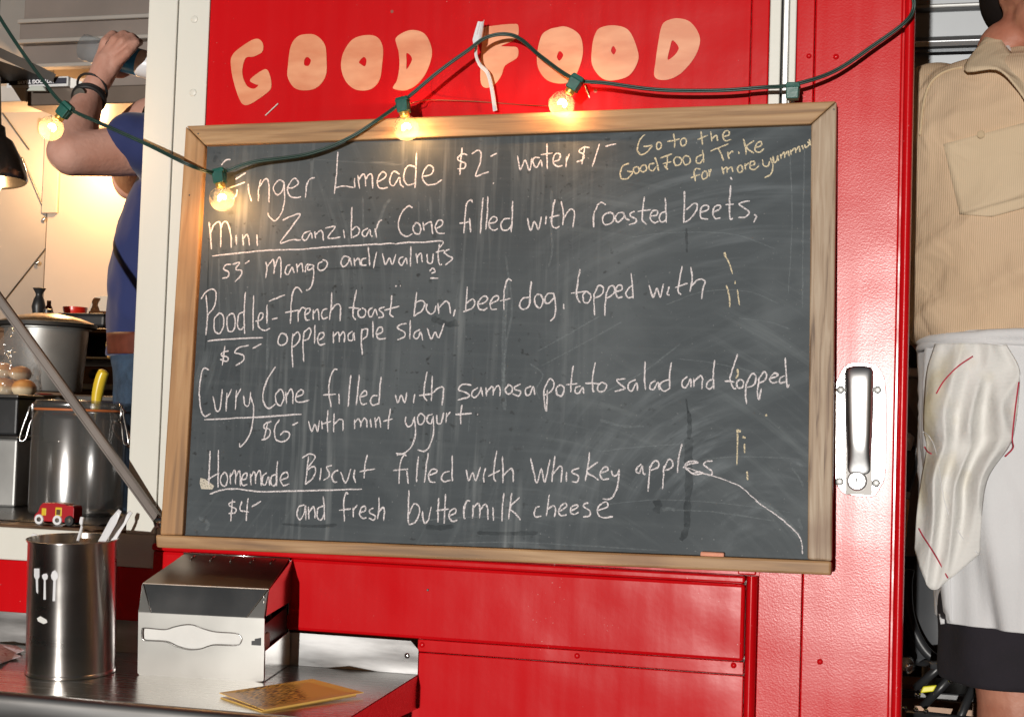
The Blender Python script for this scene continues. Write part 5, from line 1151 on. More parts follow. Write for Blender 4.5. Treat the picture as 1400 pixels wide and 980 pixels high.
o = MB().prism([cbp+Vector((x*k, 0, z*k)) for x, z in [(q_.x, q_.y) for q_ in catmull_closed([(-24, 0, 0), (-21, 28, 0), (-12, 37, 0), (20, 38, 0), (40, 36, 0), (42, 0, 0)], 4)]], (0, .02, 0)).build('cutting_board', pmat('cream_board', (.62, .52, .40), rough=.4), None, bevel=.002, org=cbp)
tag(o, 'cream rounded cutting board leaning at the back wall', 'cutting board')
k = mpp(125, 448, 1.35); pp = P(128, 449, 1.4)
pn_ = wt('roasting_pan', 'black roasting pan on the range in front of the cream board', 'pan', pp)
MB().box(pp+Vector((-24*k, -.08, 0)), pp+Vector((40*k, .12, 16*k))).build('pan_body', BLACKP, pn_, bevel=.006)
MB().box(pp+Vector((-27*k, -.09, 15.6*k)), pp+Vector((43*k, .13, 17.5*k))).build('pan_rim', DARKM, pn_, bevel=.002)
# bread in a clear bag
yb = .62; kb = mpp(15, 500, yb); zc_ = P(15, 546, yb).z
cn = wt('bag_shelf', 'dark shelf just inside the hatch under the bread', 'shelf', (P(15, 546, yb).x, yb, zc_-.02))
MB().box((P(-160, 546, .5).x, .50, zc_-.018), (P(52, 546, .5).x, .78, zc_)).build('shelf_board', BLACKP, cn, bevel=.002)
for x in (-120, 40):
    MB().box((P(x, 546, .6).x-.01, .62, ZF), (P(x, 546, .6).x+.01, .64, zc_-.019)).build('shelf_post', DARKM, cn)
i_ = 0
for (x, y, rx, rz, yy_) in ((4, 527, 17, 14, .60), (33, 528, 15, 13, .61), (18, 528, 12, 13, .68), (2, 504, 18, 12, .63), (28, 508, 13, 11, .64)):
    me = blob([('ell', P(x, y+3, yy_), (rx*kb, .03, rz*kb))], .004, 2); c_ = P(x, y+3, yy_); shift_mesh(me, c_)
    o = link('bread_bun', me, BREAD, None, True); o.location = c_
    tag(o, ['golden bun at the front left in the clear bag', 'golden bun at the front right of the clear bag', 'bun behind the front two in the bag', 'upper left bun in the clear bag', 'upper right bun in the clear bag'][i_], 'bun', 'buns in the clear bag'); i_ += 1
bgm = []
bg_ = MB()
ringc = []
for j in range(9):
    t = j/8; row = []
    for i in range(28):
        a = 6.28318*i/28; rr = (1-.72*t**2.2)*(1+.10*noise.noise(Vector((math.cos(a)*2, math.sin(a)*2, j*.9))))
        c_ = P(14+12*t, 542-95*t, .64); row.append(c_+Vector((math.cos(a)*36*kb*rr, math.sin(a)*.07*rr, 0)))
    ringc += row
bg_.v = ringc
for j in range(8):
    for i in range(28): bg_.f.append((j*28+i, j*28+(i+1) % 28, (j+1)*28+(i+1) % 28, (j+1)*28+i))
o = bg_.build('plastic_bag', BAG, None, smooth=True, org=P(14, 542, .64)); tag(o, 'crinkled clear plastic bag holding the buns', 'bag')
# counter right behind the sill
zci = z_sill+.002
ic = wt('hatch_counter', 'dark counter inside the hatch behind the sill', 'counter', (xa-.4, .3, ZF))
MB().box((XL+.36, .062, zci-.03), (P(200, 700, .4).x+.1, .47, zci)).build('counter_top', pmat('dark_steel_top', (.10, .10, .10), rough=.28, metal=.8, nscale=12, var=.3), ic, bevel=.002)
MB().box((XL+.36, .08, ZF), (P(200, 700, .4).x+.1, .45, zci-.031)).build('counter_body', DARKM, ic)
# big clear jar with clamps
yj = .25; jb = P(103, 716, yj); kj = mpp(103, 640, yj); jz = zci; jb.z = jz
jar = wt('drink_jar', 'large clear clamp lid jar standing behind the sill', 'jar', jb)
H_ = (P(103, 548, yj).z-jz)/kj
MB().lathe([(r_*kj, h*kj) for r_, h in [(0, .5), (55, .5), (62, 4), (63, 12), (63, H_-26), (60, H_-18), (58, H_-15), (58.5, H_-12), (57, H_-12), (56.5, H_-16), (61, H_-27), (61, 12), (58, 5), (0, 4)]], 64, (0, 0, 1), jb).build('jar_body', JAR, jar, smooth=True)
MB().lathe([(r_*kj, h*kj) for r_, h in [(59, H_-11), (61, H_-10), (61, H_-4), (58, H_), (10, H_+1), (0, H_+1), (0, H_-2), (56, H_-3), (58, H_-10)]], 64, (0, 0, 1), jb).build('jar_lid', JAR, jar, smooth=True)
MB().lathe([(r_*kj, h*kj) for r_, h in [(60.5, H_-14), (61.5, H_-13), (61.5, H_-12), (60.5, H_-11)]], 64, (0, 0, 1), jb, close=False).build('gasket', pmat('orange_gasket', (.55, .16, .05), rough=.4), jar, smooth=True)
for sx in (-1, 1):
    c_ = jb+Vector((sx*64*kj, -.01, (H_-18)*kj)); k = kj
    pts = [c_+Vector((sx*0*k, 0, 10*k)), c_+Vector((sx*8*k, -.004, 8*k)), c_+Vector((sx*9*k, -.006, 0)), c_+Vector((sx*16*k, -.008, -22*k)), c_+Vector((sx*19*k, -.008, -38*k)), c_+Vector((sx*11*k, -.006, -36*k)), c_+Vector((sx*6*k, -.004, -14*k)), c_+Vector((0, 0, -4*k))]
    MB().tube(catmull(pts, 5), .0017, 8).build('clamp', CHROME, jar, smooth=True)
    MB().tube([c_+Vector((sx*-1*k, 0, 14*k)), c_+Vector((sx*4*k, -.003, 12*k)), c_+Vector((sx*4*k, -.003, -6*k)), c_+Vector((sx*-1*k, 0, -8*k))], .003, 8).build('hinge', CHROME, jar, smooth=True)
# stacked steel cups glimpsed through the jar
for i, (x, s_, lab) in enumerate(((72, 1.0, 'left of two steel tumblers behind the clear jar'), (128, .95, 'right of two steel tumblers behind the clear jar'))):
    c_ = P(x, 640, .38); c_.z = zci; k = mpp(x, 640, .38)
    tag(MB().lathe([(20*k, 0), (23*k, 90*k*s_), (24*k, 92*k*s_), (22*k, 92*k*s_), (19*k, 3*k), (0, 3*k)], 40, (0, 0, 1), c_).build('steel_tumbler', STEEL_V, None, auto=40, org=c_), lab, 'tumbler')
# grey bin and pans to the left of the jar
c_ = P(10, 700, .40); c_.z = zci; k = mpp(10, 650, .40)
gb = wt('steel_bin', 'grey steel food bin left of the clear jar', 'bin', c_)
MB().box(c_+Vector((-45*k, -.03, 0)), c_+Vector((24*k, .05, 92*k))).build('bin_body', DULL, gb, bevel=.004)
MB().box(c_+Vector((-48*k, -.035, 92*k)), c_+Vector((27*k, .055, 96*k))).build('bin_rim', DARKM, gb, bevel=.002)
c2_ = c_+Vector((0, .0, 97*k)); g2 = wt('food_pan', 'dark lidded pan on top of the grey steel bin', 'pan', c2_)
MB().box(c2_+Vector((-44*k, -.03, 0)), c2_+Vector((22*k, .05, 50*k))).build('pan_body', BLACKP, g2, bevel=.004)
MB().box(c2_+Vector((-46*k, -.034, 50*k)), c2_+Vector((24*k, .054, 55*k))).build('pan_lid', DARKM, g2, bevel=.002)
# red lid, yellow handled tool
c_ = P(60, 556, .80); k = mpp(60, 547, .80)
tag(MB().lathe([(14*k, 0), (14*k, 6*k), (11*k, 14*k), (11*k, 18*k), (0, 18*k)], 28, (0, 0, 1), c_).build('red_jar', REDP, None, auto=40, org=c_), 'small red lidded jar behind the clear jar', 'jar')
yt = MB(); pts = catmull([P(131, 562, .5), P(133, 540, .5), P(138, 518, .5), P(143, 506, .5)], 6); n = len(pts)
yt.tube(pts, [.0085+.003*math.sin(i/(n-1)*2.6) if i < n-1 else .004 for i in range(n)], 14)
yt2 = wt('tongs', 'yellow handled tongs standing behind the clear jar', 'tongs', P(131, 562, .5))
yt.build('handle', YEL, yt2, smooth=True)
MB().tube([P(131, 562, .5), P(127, 640, .5), P(128, 690, .48)], .004, 8).build('tong_arm', CHROME, yt2, smooth=True)
# ring-handled pan hanging right of the jar
ck_ = [P(154, 580, .42), P(165, 582, .42), P(178, 596, .42), P(182, 612, .42), P(172, 606, .42), P(160, 596, .42)]
tag(MB().tube(catmull_closed(ck_, 5)+[ck_[0]], .004, 8).build('wire_loop', pmat('copper_loop', (.35, .22, .16), rough=.3, metal=.8), None, smooth=True, org=ck_[0]), 'oval wire loop handle right of the clear jar', 'handle')
# toy van on the sill
yv = .035; kv = mpp(80, 710, yv); tb_ = P(79, 722, yv); tb_.z = z_sill+.001
toy = wt('toy_van', 'small red toy delivery van on the white sill', 'toy van', tb_)
def tv(x, z, y=0): return tb_+Vector((x*kv, y, z*kv))
hw = .013
pl_ = [(-31, 5), (-30, 12), (-25, 17), (-22, 25), (-18, 29), (0, 30), (17, 28.5), (18, 27), (28, 27), (30, 24), (30, 4), (-20, 4)]
MB().prism([tv(x, z, -hw) for x, z in pl_], (0, 2*hw, 0)).build('body', pmat('toy_red', (.42, .012, .02), rough=.3), toy, bevel=.0016)
for x0, x1, z0, z1, mt in ((-19, -12, 12, 22, YEL), (2, 12, 12, 24, YEL), (-29, -24, 7, 10, YEL)):
    MB().box(tv(x0, z0, -hw-.0008), tv(x1, z1, -hw+.001)).build('side_window', mt, toy, bevel=.0008)
MB().box(tv(4, 14, -hw-.0012), tv(10, 21, -hw)).build('door_print', BROWNM, toy)
for x in (-22, 6, 24):
    w_ = MB().lathe([(0, 0), (6.6*kv, 0), (7*kv, .002), (7*kv, .005), (0, .005)], 24, (0, 1, 0), tv(x, 6.6, -hw-.002)).build('wheel', BLACK if x == 24 else WPLAST, toy, auto=40)
    MB().lathe([(0, -.0008), (3*kv, -.0006), (3.4*kv, 0), (0, 0)], 20, (0, 1, 0), tv(x, 6.6, -hw-.002)).build('hub', CHROME, w_, auto=40)
    MB().lathe([(0, 0), (6.6*kv, 0), (7*kv, .002), (7*kv, .004), (0, .004)], 24, (0, 1, 0), tv(x, 6.6, hw-.002)).build('wheel', BLACK, toy, auto=40)

# ================================================================= PERSON DRINKING INSIDE THE HATCH
yA = .55
def A(px, py, y=yA): return P(px, py, y)
kA = mpp(200, 300, yA)
man = wt('person', 'person in a blue T-shirt and jeans lifting a water bottle inside the hatch', 'person', (A(240, 500).x, yA+.05, ZF))
def setmesh(me, name, mat, par, smooth=True):
    me.transform(Matrix.Translation(-ORG[par.name])); o = link(name, me, mat, par, smooth); ORG[o.name] = ORG[par.name].copy(); return o
hc_ = A(212, 215, .60)                                        # head centre, face towards the left
hipA = A(258, 500, .60)
legs = []
for dy in (-.09, .09):
    kn = Vector((hipA.x-.02, .60+dy, ZF+.50)); ft = Vector((hipA.x, .60+dy, ZF+.08))
    legs.append([(Vector((hipA.x, .60+dy, hipA.z-.04)), .066), (kn, .05), (ft, .038)]); legs.append([(ft+Vector((0, 0, -.04)), .038), (ft+Vector((-.17, 0, -.05)), .03)])
wr_ = A(124, 128, .46)
sh = A(222, 200, .46)
hand_c = []
hand_c.append([(wr_, .0235), (A(138, 106, .468), .025), (A(148, 86, .474), .025), (A(152, 76, .476), .020)])
hand_c.append([(A(132, 108, .47), .018), (A(140, 80, .484), .015)])
hand_c.append([(A(142, 106, .468), .018), (A(160, 84, .470), .014)])
f_ = [[(A(140, 76, .480), .0120), (A(144, 58, .478), .0105), (A(154, 48, .500), .0095), (A(160, 50, .535), .0085)],
      [(A(149, 72, .472), .0120), (A(157, 56, .468), .0108), (A(169, 48, .490), .0098), (A(176, 50, .530), .0085)],
      [(A(157, 72, .466), .0118), (A(168, 58, .462), .0105), (A(179, 51, .482), .0095), (A(185, 54, .522), .0083)],
      [(A(162, 84, .464), .0110), (A(175, 72, .458), .0096), (A(186, 60, .472), .0088), (A(191, 58, .505), .0078)]]
th_ = [[(A(140, 104, .48), .0135), (A(152, 98, .515), .0125), (A(166, 100, .545), .0115), (A(176, 97, .56), .0095)]]
body = [[(sh, .055), (A(160, 208, .40), .046), (A(98, 211, .34), .040), (A(92, 208, .34), .038)], [(A(92, 208, .34), .038), (A(104, 180, .385), .040), (A(118, 145, .44), .030), (wr_, .0235)]]
body += hand_c+f_+th_+legs
body += [[(Vector((hipA.x, .60, hipA.z)), .09), (A(264, 380, .60), .09), (A(262, 290, .60), .085)], [(A(240, 262, .60), .05), (A(222, 235, .60), .055)]]
body += [('ell', hc_+Vector((.0, 0, .01)), (.095, .076, .112)), ('ell', hc_+Vector((-.055, 0, -.035)), (.034, .038, .05)), ('ell', A(179, 256, .60), (.020, .026, .018)), ('ell', A(166, 240, .60), (.016, .018, .010)), ('ell', A(168, 246, .60), (.013, .017, .008)),
         ('ell', A(164, 230, .60), (.014, .014, .013)), ('ell', hc_+Vector((.015, -.078, 0)), (.016, .01, .028)), ('ell', hc_+Vector((.015, .078, 0)), (.016, .01, .028))]
me = blob(body, .0036, 3)
SKM = SKIN
bo_ = setmesh(me, 'body', SKM, man)
# shirt: loft seen in profile + sleeves
def z_of(px, py): return A(px, py, .60).z
secs = []
for py, lx, ry in ((492, 146, .16), (470, 146, .165), (430, 146, .172), (387, 150, .178), (340, 160, .185), (290, 176, .165), (250, 198, .14), (224, 212, .12), (208, 226, .07)):
    c_ = A(258, py, .60); rx = (246-lx)*mpp(lx, py, .60); secs.append((c_.z, c_.x, .60, rx, ry, 2.3))
def wrk(a, t, p):
    return .010*noise.noise(p*9)+.006*noise.noise(Vector((p.x*24, p.y*24, p.z*12)))+.006*(1-abs(math.sin(p.z*26+p.x*30+3*noise.noise(p*6))))**2
lf = loft(secs, 80, 60, wrk)
def blob_mesh(mbs, chains, voxel, sm):
    bm = bmesh.new()
    tmp = []
    for mb_ in mbs: tmp.append(mb_.mesh('t'))
    base_ = blob(chains, voxel, 0) if chains else None
    allm = tmp+([base_] if base_ else [])
    for q_ in allm: bm.from_mesh(q_)
    me_ = bpy.data.meshes.new('t'); bm.to_mesh(me_); bm.free()
    o_ = bpy.data.objects.new('t', me_); COL.objects.link(o_)
    md = o_.modifiers.new('r', 'REMESH'); md.mode = 'VOXEL'; md.voxel_size = voxel
    s2 = o_.modifiers.new('s', 'SMOOTH'); s2.factor = .5; s2.iterations = sm
    upd(); r_ = bpy.data.meshes.new_from_object(o_.evaluated_get(bpy.context.evaluated_depsgraph_get())); bpy.data.objects.remove(o_); return r_
slv = [[(A(236, 215, .47), .075), (A(204, 198, .42), .060), (A(184, 190, .405), .050), (A(180, 189, .40), .049)], [(A(248, 235, .70), .06), (A(248, 300, .76), .055)]]
setmesh(blob_mesh([lf], slv, .006, 3), 'shirt', BLUE, man)
# jeans
js = []
for py, lx, ry in ((500, 150, .15), (520, 150, .155), (560, 152, .16)):
    c_ = A(258, py, .60); js.append((c_.z, c_.x, .60, (244-lx)*mpp(lx, py, .60), ry, 2.4))
jc = []
for dy in (-.09, .09):
    jc.append([(Vector((hipA.x+.01, .60+dy*.6, hipA.z-.05)), .085), (Vector((hipA.x, .60+dy*.8, ZF+.80)), .092), (Vector((hipA.x-.02, .60+dy, ZF+.50)), .092), (Vector((hipA.x, .60+dy, ZF+.12)), .085)])
js = [s_ for s_ in js]
secj = [(A(258, 690, .6).z, A(258, 690, .6).x, .60, 84*kA, .16, 2.2), (A(258, 600, .6).z, A(258, 600, .6).x, .60, 86*kA, .165, 2.2), (A(258, 486, .6).z, A(258, 486, .6).x, .60, 95*kA, .16, 2.3)]
setmesh(blob_mesh([loft(secj, 60, 30, wrk)], jc, .008, 3), 'jeans', DENIM, man)
# belt and buckle
bs = [(A(258, 490, .6).z, A(258, 490, .6).x, .60, 99*kA, .168, 2.3), (A(258, 482, .6).z, A(258, 482, .6).x, .60, 100*kA, .169, 2.3), (A(258, 462, .6).z, A(258, 462, .6).x, .60, 100.5*kA, .170, 2.3)]
setmesh(loft(bs, 64, 6).mesh('b'), 'belt', LEATHER, man)
bk = [P(146, 470, .56), P(150, 468, .53), P(152, 484, .53), P(148, 488, .56)]
MB().tube([p for p in catmull_closed(bk, 4)]+[bk[0]], .0022, 8).build('buckle', BRASS, man, smooth=True)
# hair
hm = blob([('ell', hc_+Vector((.040, 0, .035)), (.078, .082, .098))], .006, 3); setmesh(hm, 'hair', HAIR, man)
# bracelets (worn: parts)
fa = (A(124, 128, .46)-A(106, 178, .385)).normalized()
for c_, r_, w_, nm in ((A(121, 136, .452), .029, .0060, 'watch_strap'), (A(126, 121, .462), .031, .0024, 'bracelet')):
    ax = (fa+Vector((.25, .25, .0))).normalized() if nm == 'bracelet' else fa
    u_ = ax.orthogonal().normalized(); v_ = ax.cross(u_)
    rp = [c_+(u_*math.cos(i*6.28318/40)+v_*math.sin(i*6.28318/40))*r_ for i in range(41)]
    MB().tube(rp, w_ if nm == 'bracelet' else .0045, 10).build(nm, BLACK, man, smooth=True)
    if nm == 'watch_strap':
        MB().tube([p+ax*.006 for p in rp], .0045, 10).build('watch_strap', BLACK, man, smooth=True)
        MB().lathe([(0, 0), (.013, 0), (.014, .003), (.012, .005), (0, .005)], 24, (0, -1, 0), c_+Vector((.0, -r_, .002))).build('watch_face', CHROME, man, auto=40)
ring_c = A(152, 60, .468); 
MB().tube([ring_c+Vector((math.cos(i*.4)*.011, math.sin(i*.4)*.004, math.sin(i*.4)*.009)) for i in range(17)], .0013, 6).build('ring', CHROME, man, smooth=True)
# water bottle in the hand
b0, b1 = A(111, 64, .515), A(212, 92, .535); ax = (b1-b0).normalized(); Lb = (b1-b0).length
wb = wt('water_bottle', 'clear plastic water bottle with blue and white label held up in a hand', 'bottle', b0)
rb = .0265
MB().lathe([(0, .004), (rb*.7, 0), (rb*.95, .004), (rb, .012), (rb*.94, .02), (rb, .028), (rb*.94, .036), (rb, .044), (rb, Lb*.9), (rb*.95, Lb), (rb*.5, Lb+.035), (.013, Lb+.05), (.013, Lb+.065), (0, Lb+.065)], 40, ax, b0).build('bottle_body', WATER, wb, smooth=True)
MB().lathe([(rb*1.01, Lb*.58), (rb*1.015, Lb*.60), (rb*1.015, Lb*.78), (rb*1.01, Lb*.80)], 40, ax, b0, close=False).build('label_band', pmat('blue_label', (.03, .34, .95), rough=.3), wb, smooth=True)
MB().lathe([(rb*1.01, Lb*.801), (rb*1.02, Lb*.81), (rb*1.02, Lb*.99), (rb*.98, Lb*1.0)], 40, ax, b0, close=False).build('label_band', WPLAST, wb, smooth=True)
MB().lathe([(.0145, Lb+.052), (.0145, Lb+.068), (0, Lb+.068)], 24, ax, b0).build('cap', WPLAST, wb, auto=40)

# ================================================================= PERSON IN THE DOORWAY
yB = .35
def B(px, py, y=yB): return P(px, py, y)
CXP = 1440
cook = wt('person', 'person in a tan corded shirt, white apron and black shorts standing in the doorway', 'person', (B(CXP, 500).x, yB, ZF))
kB = mpp(1300, 500, yB)
def corduroy(nm, ca, cb, bs=.4):
    m, t, b = new_mat(nm); N = t.nodes; L = t.links
    tc = N.new('ShaderNodeTexCoord'); mp = N.new('ShaderNodeMapping'); L.new(tc.outputs['Object'], mp.inputs[0]); mp.inputs['Rotation'].default_value = (0, R(3), 0)
    wv = N.new('ShaderNodeTexWave'); wv.bands_direction = 'X'; wv.inputs['Scale'].default_value = 118; wv.inputs['Distortion'].default_value = 1.0; wv.inputs['Detail Scale'].default_value = .6
    L.new(mp.outputs[0], wv.inputs['Vector'])
    n = N.new('ShaderNodeTexNoise'); n.inputs['Scale'].default_value = 5; L.new(tc.outputs['Object'], n.inputs['Vector'])
    mx = N.new('ShaderNodeMix'); mx.data_type = 'RGBA'; mx.inputs[6].default_value = (*ca, 1); mx.inputs[7].default_value = (*cb, 1); L.new(wv.outputs['Fac'], mx.inputs[0])
    m2 = N.new('ShaderNodeMix'); m2.data_type = 'RGBA'; m2.blend_type = 'MULTIPLY'; m2.inputs[7].default_value = (.86, .82, .74, 1); L.new(mx.outputs[2], m2.inputs[6]); L.new(n.outputs['Fac'], m2.inputs[0])
    L.new(m2.outputs[2], b.inputs['Base Color']); b.inputs['Roughness'].default_value = .95; sset(b, 'Specular IOR Level', .15)
    bp = N.new('ShaderNodeBump'); bp.inputs['Strength'].default_value = bs; bp.inputs['Distance'].default_value = .0008; L.new(wv.outputs['Fac'], bp.inputs['Height']); n5 = N.new('ShaderNodeTexNoise'); n5.inputs['Scale'].default_value = 11; n5.inputs['Distortion'].default_value = 1.2; n5.inputs['Detail'].default_value = 2; L.new(tc.outputs['Object'], n5.inputs['Vector'])
    b5 = N.new('ShaderNodeBump'); b5.inputs['Strength'].default_value = .8; b5.inputs['Distance'].default_value = .012; L.new(n5.outputs['Fac'], b5.inputs['Height']); L.new(bp.outputs[0], b5.inputs['Normal']); L.new(b5.outputs[0], b.inputs['Normal'])
    return m
CORDU = corduroy('tan_corded_cloth', (.56, .42, .27), (.74, .55, .41))
CORDP = corduroy('cream_corded_cloth', (.62, .50, .345), (.72, .575, .425), .3)
TANP = pmat('plain_tan_cloth', (.55, .42, .265), rough=.95, var=.08, nscale=12, bump=.2, bscale=200)
def secpx(lst, yc=yB):
    out = []
    for py, half, ry, *r_ in lst:
        c_ = B(CXP, py, yc); out.append((c_.z, c_.x, yc+(r_[0] if r_ else 0), half, ry, 2.35))
    return out
def shw(a, t, p):
    # t=0 bottom .. 1 top ; soft diagonal drag folds and a blouse over the waist
    x, z = p.x, p.z
    s0 = math.sin((x*9-z*12)*2.3+2.2*noise.noise(p*4)); f = .013*(1-abs(s0))**1.5*max(0, 1-abs(t-.40)*1.7)-.004
    f += .013*noise.noise(Vector((x*7, p.y*5, z*9)))+.0035*noise.noise(Vector((x*22-z*14, p.y*14, z*20)))
    f += .010*math.exp(-((t-.10)/.08)**2)*(1+.6*math.sin(x*55))*.5
    return f
shirt_l = loft(secpx([(492, .180, .125), (474, .205, .145), (455, .222, .152), (420, .229, .152), (370, .233, .152), (300, .234, .152), (220, .234, .150), (150, .230, .142), (116, .216, .128), (96, .185, .105), (82, .135, .080), (70, .085, .066)]), 110, 120, shw)
sh_r = B(1262, 150, yB)
elb = Vector((sh_r.x-.075, yB+.11, B(1240, 345).z)); wrk_ = Vector((sh_r.x+.03, yB+.17, B(1250, 470).z))
sh_l = Vector((2*B(CXP, 150).x-sh_r.x, yB, sh_r.z)); elb2 = Vector((2*B(CXP, 150).x-elb.x, yB-.02, elb.z)); wr2 = Vector((elb2.x-.04, yB-.20, elb.z-.10))
shirt_m = blob_mesh([shirt_l], [[(sh_r+Vector((.02, 0, 0)), .074), (elb, .062), (elb*.4+wrk_*.6, .052)], [(sh_l-Vector((.02, 0, 0)), .074), (elb2, .062), (elb2*.4+wr2*.6, .052)]], .0062, 2)
bvh = BVHTree.FromPolygons([tuple(v.co) for v in shirt_m.vertices], [tuple(p.vertices) for p in shirt_m.polygons])
shirt = setmesh(shirt_m, 'shirt', CORDU, cook)
def drape(bv, px, py, off, fb_y):
    d = ray(px, py).normalized(); h = bv.ray_cast(CP, d)
    p = h[0] if h[0] is not None and h[0].y < 1.2 else P(px, py, fb_y)
    return p-d*off
def patch(quad, n, m, bv, off, thick, name, mat, par, fb):
    mb = MB(); (a0, a1, a2, a3) = [Vector((*q_, 0)) for q_ in quad]
    for j in range(m+1):
        for i in range(n+1):
            u, v = i/n, j/m; q_ = (a0*(1-u)+a1*u)*(1-v)+(a3*(1-u)+a2*u)*v; mb.v.append(drape(bv, q_.x, q_.y, off, fb))
    N0 = len(mb.v); mb.v += [p+Vector((0, thick, 0)) for p in mb.v[:N0]]
    def id_(i, j, b_=0): return b_*N0+j*(n+1)+i
    for j in range(m):
        for i in range(n):
            mb.f.append((id_(i, j), id_(i+1, j), id_(i+1, j+1), id_(i, j+1))); mb.f.append((id_(i, j, 1), id_(i, j+1, 1), id_(i+1, j+1, 1), id_(i+1, j, 1)))
    ed_ = [(i, 0) for i in range(n)]+[(n, j) for j in range(m)]+[(i, m) for i in range(n, 0, -1)]+[(0, j) for j in range(m, 0, -1)]
    for k_ in range(len(ed_)):
        a_, b_ = ed_[k_], ed_[(k_+1) % len(ed_)]; mb.f.append((id_(*a_), id_(*b_), id_(*b_, 1), id_(*a_, 1)))
    return mb.build(name, mat, par, smooth=True)
patch([(1289.5, 197), (1408, 166), (1428, 262), (1312, 293)], 16, 14, bvh, .0035, .003, 'pocket', CORDP, cook, yB-.14)
patch([(1312, 293), (1428, 262), (1410, 282), (1356, 296.5)], 12, 4, bvh, .0035, .003, 'pocket', CORDP, cook, yB-.14)
bt = drape(bvh, 1341, 184, .005, yB-.14)
MB().lathe([(0, 0), (.0055, 0), (.006, .001), (.0045, .002), (.0035, .0014), (0, .0014)], 20, (0, -1, 0), bt).build('button', TANP, cook, auto=40)
# yoke / shoulder seam ridges
sm_ = [drape(bvh, x, y, .001, 9) for x, y in ((1316, 92), (1298, 96), (1282, 104), (1270, 118), (1262, 145), (1258, 185)) if bvh.ray_cast(CP, ray(x, y).normalized())[0] is not None]
MB().tube(catmull(sm_, 5), .0022, 6).build('shoulder_seam', TANP, cook, smooth=True)
# collar: folded flaps standing round the neck
def flap(px_pts, ys, name, mat, th=.003, lab=None):
    mb = MB(); pts = [P(x, y, yy_) for (x, y), yy_ in zip(px_pts, ys)]
    mb.prism(pts, (0, th, 0)); o_ = mb.build(name, mat, cook, bevel=.0012); return o_
yn = .262
def collar(rows, name, mat):
    """rows of (px,py,y) from inner edge to outer edge, along the neck line"""
    mb = MB(); n = len(rows[0]); R_ = [catmull([P(*q_) for q_ in row], 5) for row in rows]; w_ = len(R_[0])
    # interpolate across rows
    cols = [catmull([R_[j][i] for j in range(len(rows))], 4) for i in range(w_)]; h_ = len(cols[0])
    for c_ in cols: mb.v += c_
    for i in range(w_-1):
        for j in range(h_-1): mb.f.append((i*h_+j, (i+1)*h_+j, (i+1)*h_+j+1, i*h_+j+1))
    o_ = mb.build(name, mat, cook, smooth=True); s_ = o_.modifiers.new('solid', 'SOLIDIFY'); s_.thickness = .0028; s_.offset = 0; return o_
def dq(px, py, off, fb):
    p = drape(bvh, px, py, off, fb); return p
def collar3(rows, name, mat):
    mb = MB(); R_ = [catmull(row, 5) for row in rows]; w_ = len(R_[0]); cols = [catmull([R_[j][i] for j in range(len(rows))], 4) for i in range(w_)]; h_ = len(cols[0])
    for c_ in cols: mb.v += c_
    for i in range(w_-1):
        for j in range(h_-1): mb.f.append((i*h_+j, (i+1)*h_+j, (i+1)*h_+j+1, i*h_+j+1))
    o_ = mb.build(name, mat, cook, smooth=True); s_ = o_.modifiers.new('solid', 'SOLIDIFY'); s_.thickness = .0028; s_.offset = 0; return o_
yq = yB-.10
collar3([[P(1367, 34, .36), P(1368, 52, .315), P(1378, 68, .275), P(1399, 88, .250), P(1424, 112, .235)],
         [P(1356, 38, .355), P(1346, 66, .285), P(1364, 84, .235), P(1392, 108, .215), P(1420, 138, .205)],
         [P(1347, 52, .345), P(1318, 96, .235), P(1362, 95, .205), P(1388, 118, .195), P(1414, 158, .190)]], 'collar', CORDP)
# mirrored half of the collar, out of the frame
collar([[(1516, 33, .40), (1518, 50, .33), (1500, 70, .285), (1474, 92, .262), (1448, 118, .250)],
        [(1530, 42, .39), (1538, 62, .305), (1512, 84, .258), (1482, 108, .238), (1452, 138, .232)],
        [(1540, 60, .385), (1562, 95, .262), (1516, 95, .235), (1486, 120, .220), (1460, 158, .215)]], 'collar', CORDP)
# body in one skin
nk = B(1428, 60, .355); hd = B(1432, -52, .345)
hips = B(CXP, 560, yB)
bp_ = [[(hips, .13), (B(CXP, 400), .125), (B(CXP, 250), .125), (B(CXP, 130), .10)], [(B(1436, 110, .36), .072), (nk, .062), (B(1428, 0, .35), .062)],
       ('ell', hd, (.078, .098, .118)), ('ell', B(1436, -5, .285), (.042, .045, .040)), ('ell', B(1434, 22, .31), (.052, .05, .045)), ('ell', B(1376, -12, .345), (.014, .018, .032)), ('ell', B(1490, -30, .345), (.014, .018, .032)),
       ('ell', B(1436, -48, .245), (.014, .018, .024)), ('ell', B(1438, -26, .252), (.024, .012, .009)),
       [(B(1380, 70, .35), .05), (nk, .06)], [(B(1482, 75, .35), .05), (nk, .06)],
       [(sh_r+Vector((.04, 0, -.01)), .055), (elb, .042), (wrk_, .028)], [(sh_l-Vector((.04, 0, .01)), .055), (elb2, .042), (wr2, .028)]]
def hand(w_, fwd, side_, up_):
    out_ = [[(w_, .026), (w_+fwd*.045, .030), (w_+fwd*.08, .026)]]
    for i, (o_, l_) in enumerate(((-.030, .068), (-.010, .078), (.010, .074), (.029, .058))):
        a_ = w_+fwd*.085+side_*o_; out_.append([(a_-fwd*.03, .012), (a_, .0105), (a_+fwd*l_*.5-up_*.010, .0095), (a_+fwd*l_*.8-up_*.028, .0082)])
    out_.append([(w_+fwd*.025-side_*.025, .015), (w_+fwd*.055-side_*.050-up_*.010, .012), (w_+fwd*.085-side_*.055-up_*.022, .010)])
    return out_
bp_ += hand(wrk_, Vector((.2, .3, -.9)).normalized(), Vector((0, 1, .3)).normalized(), Vector((1, 0, .2)).normalized())
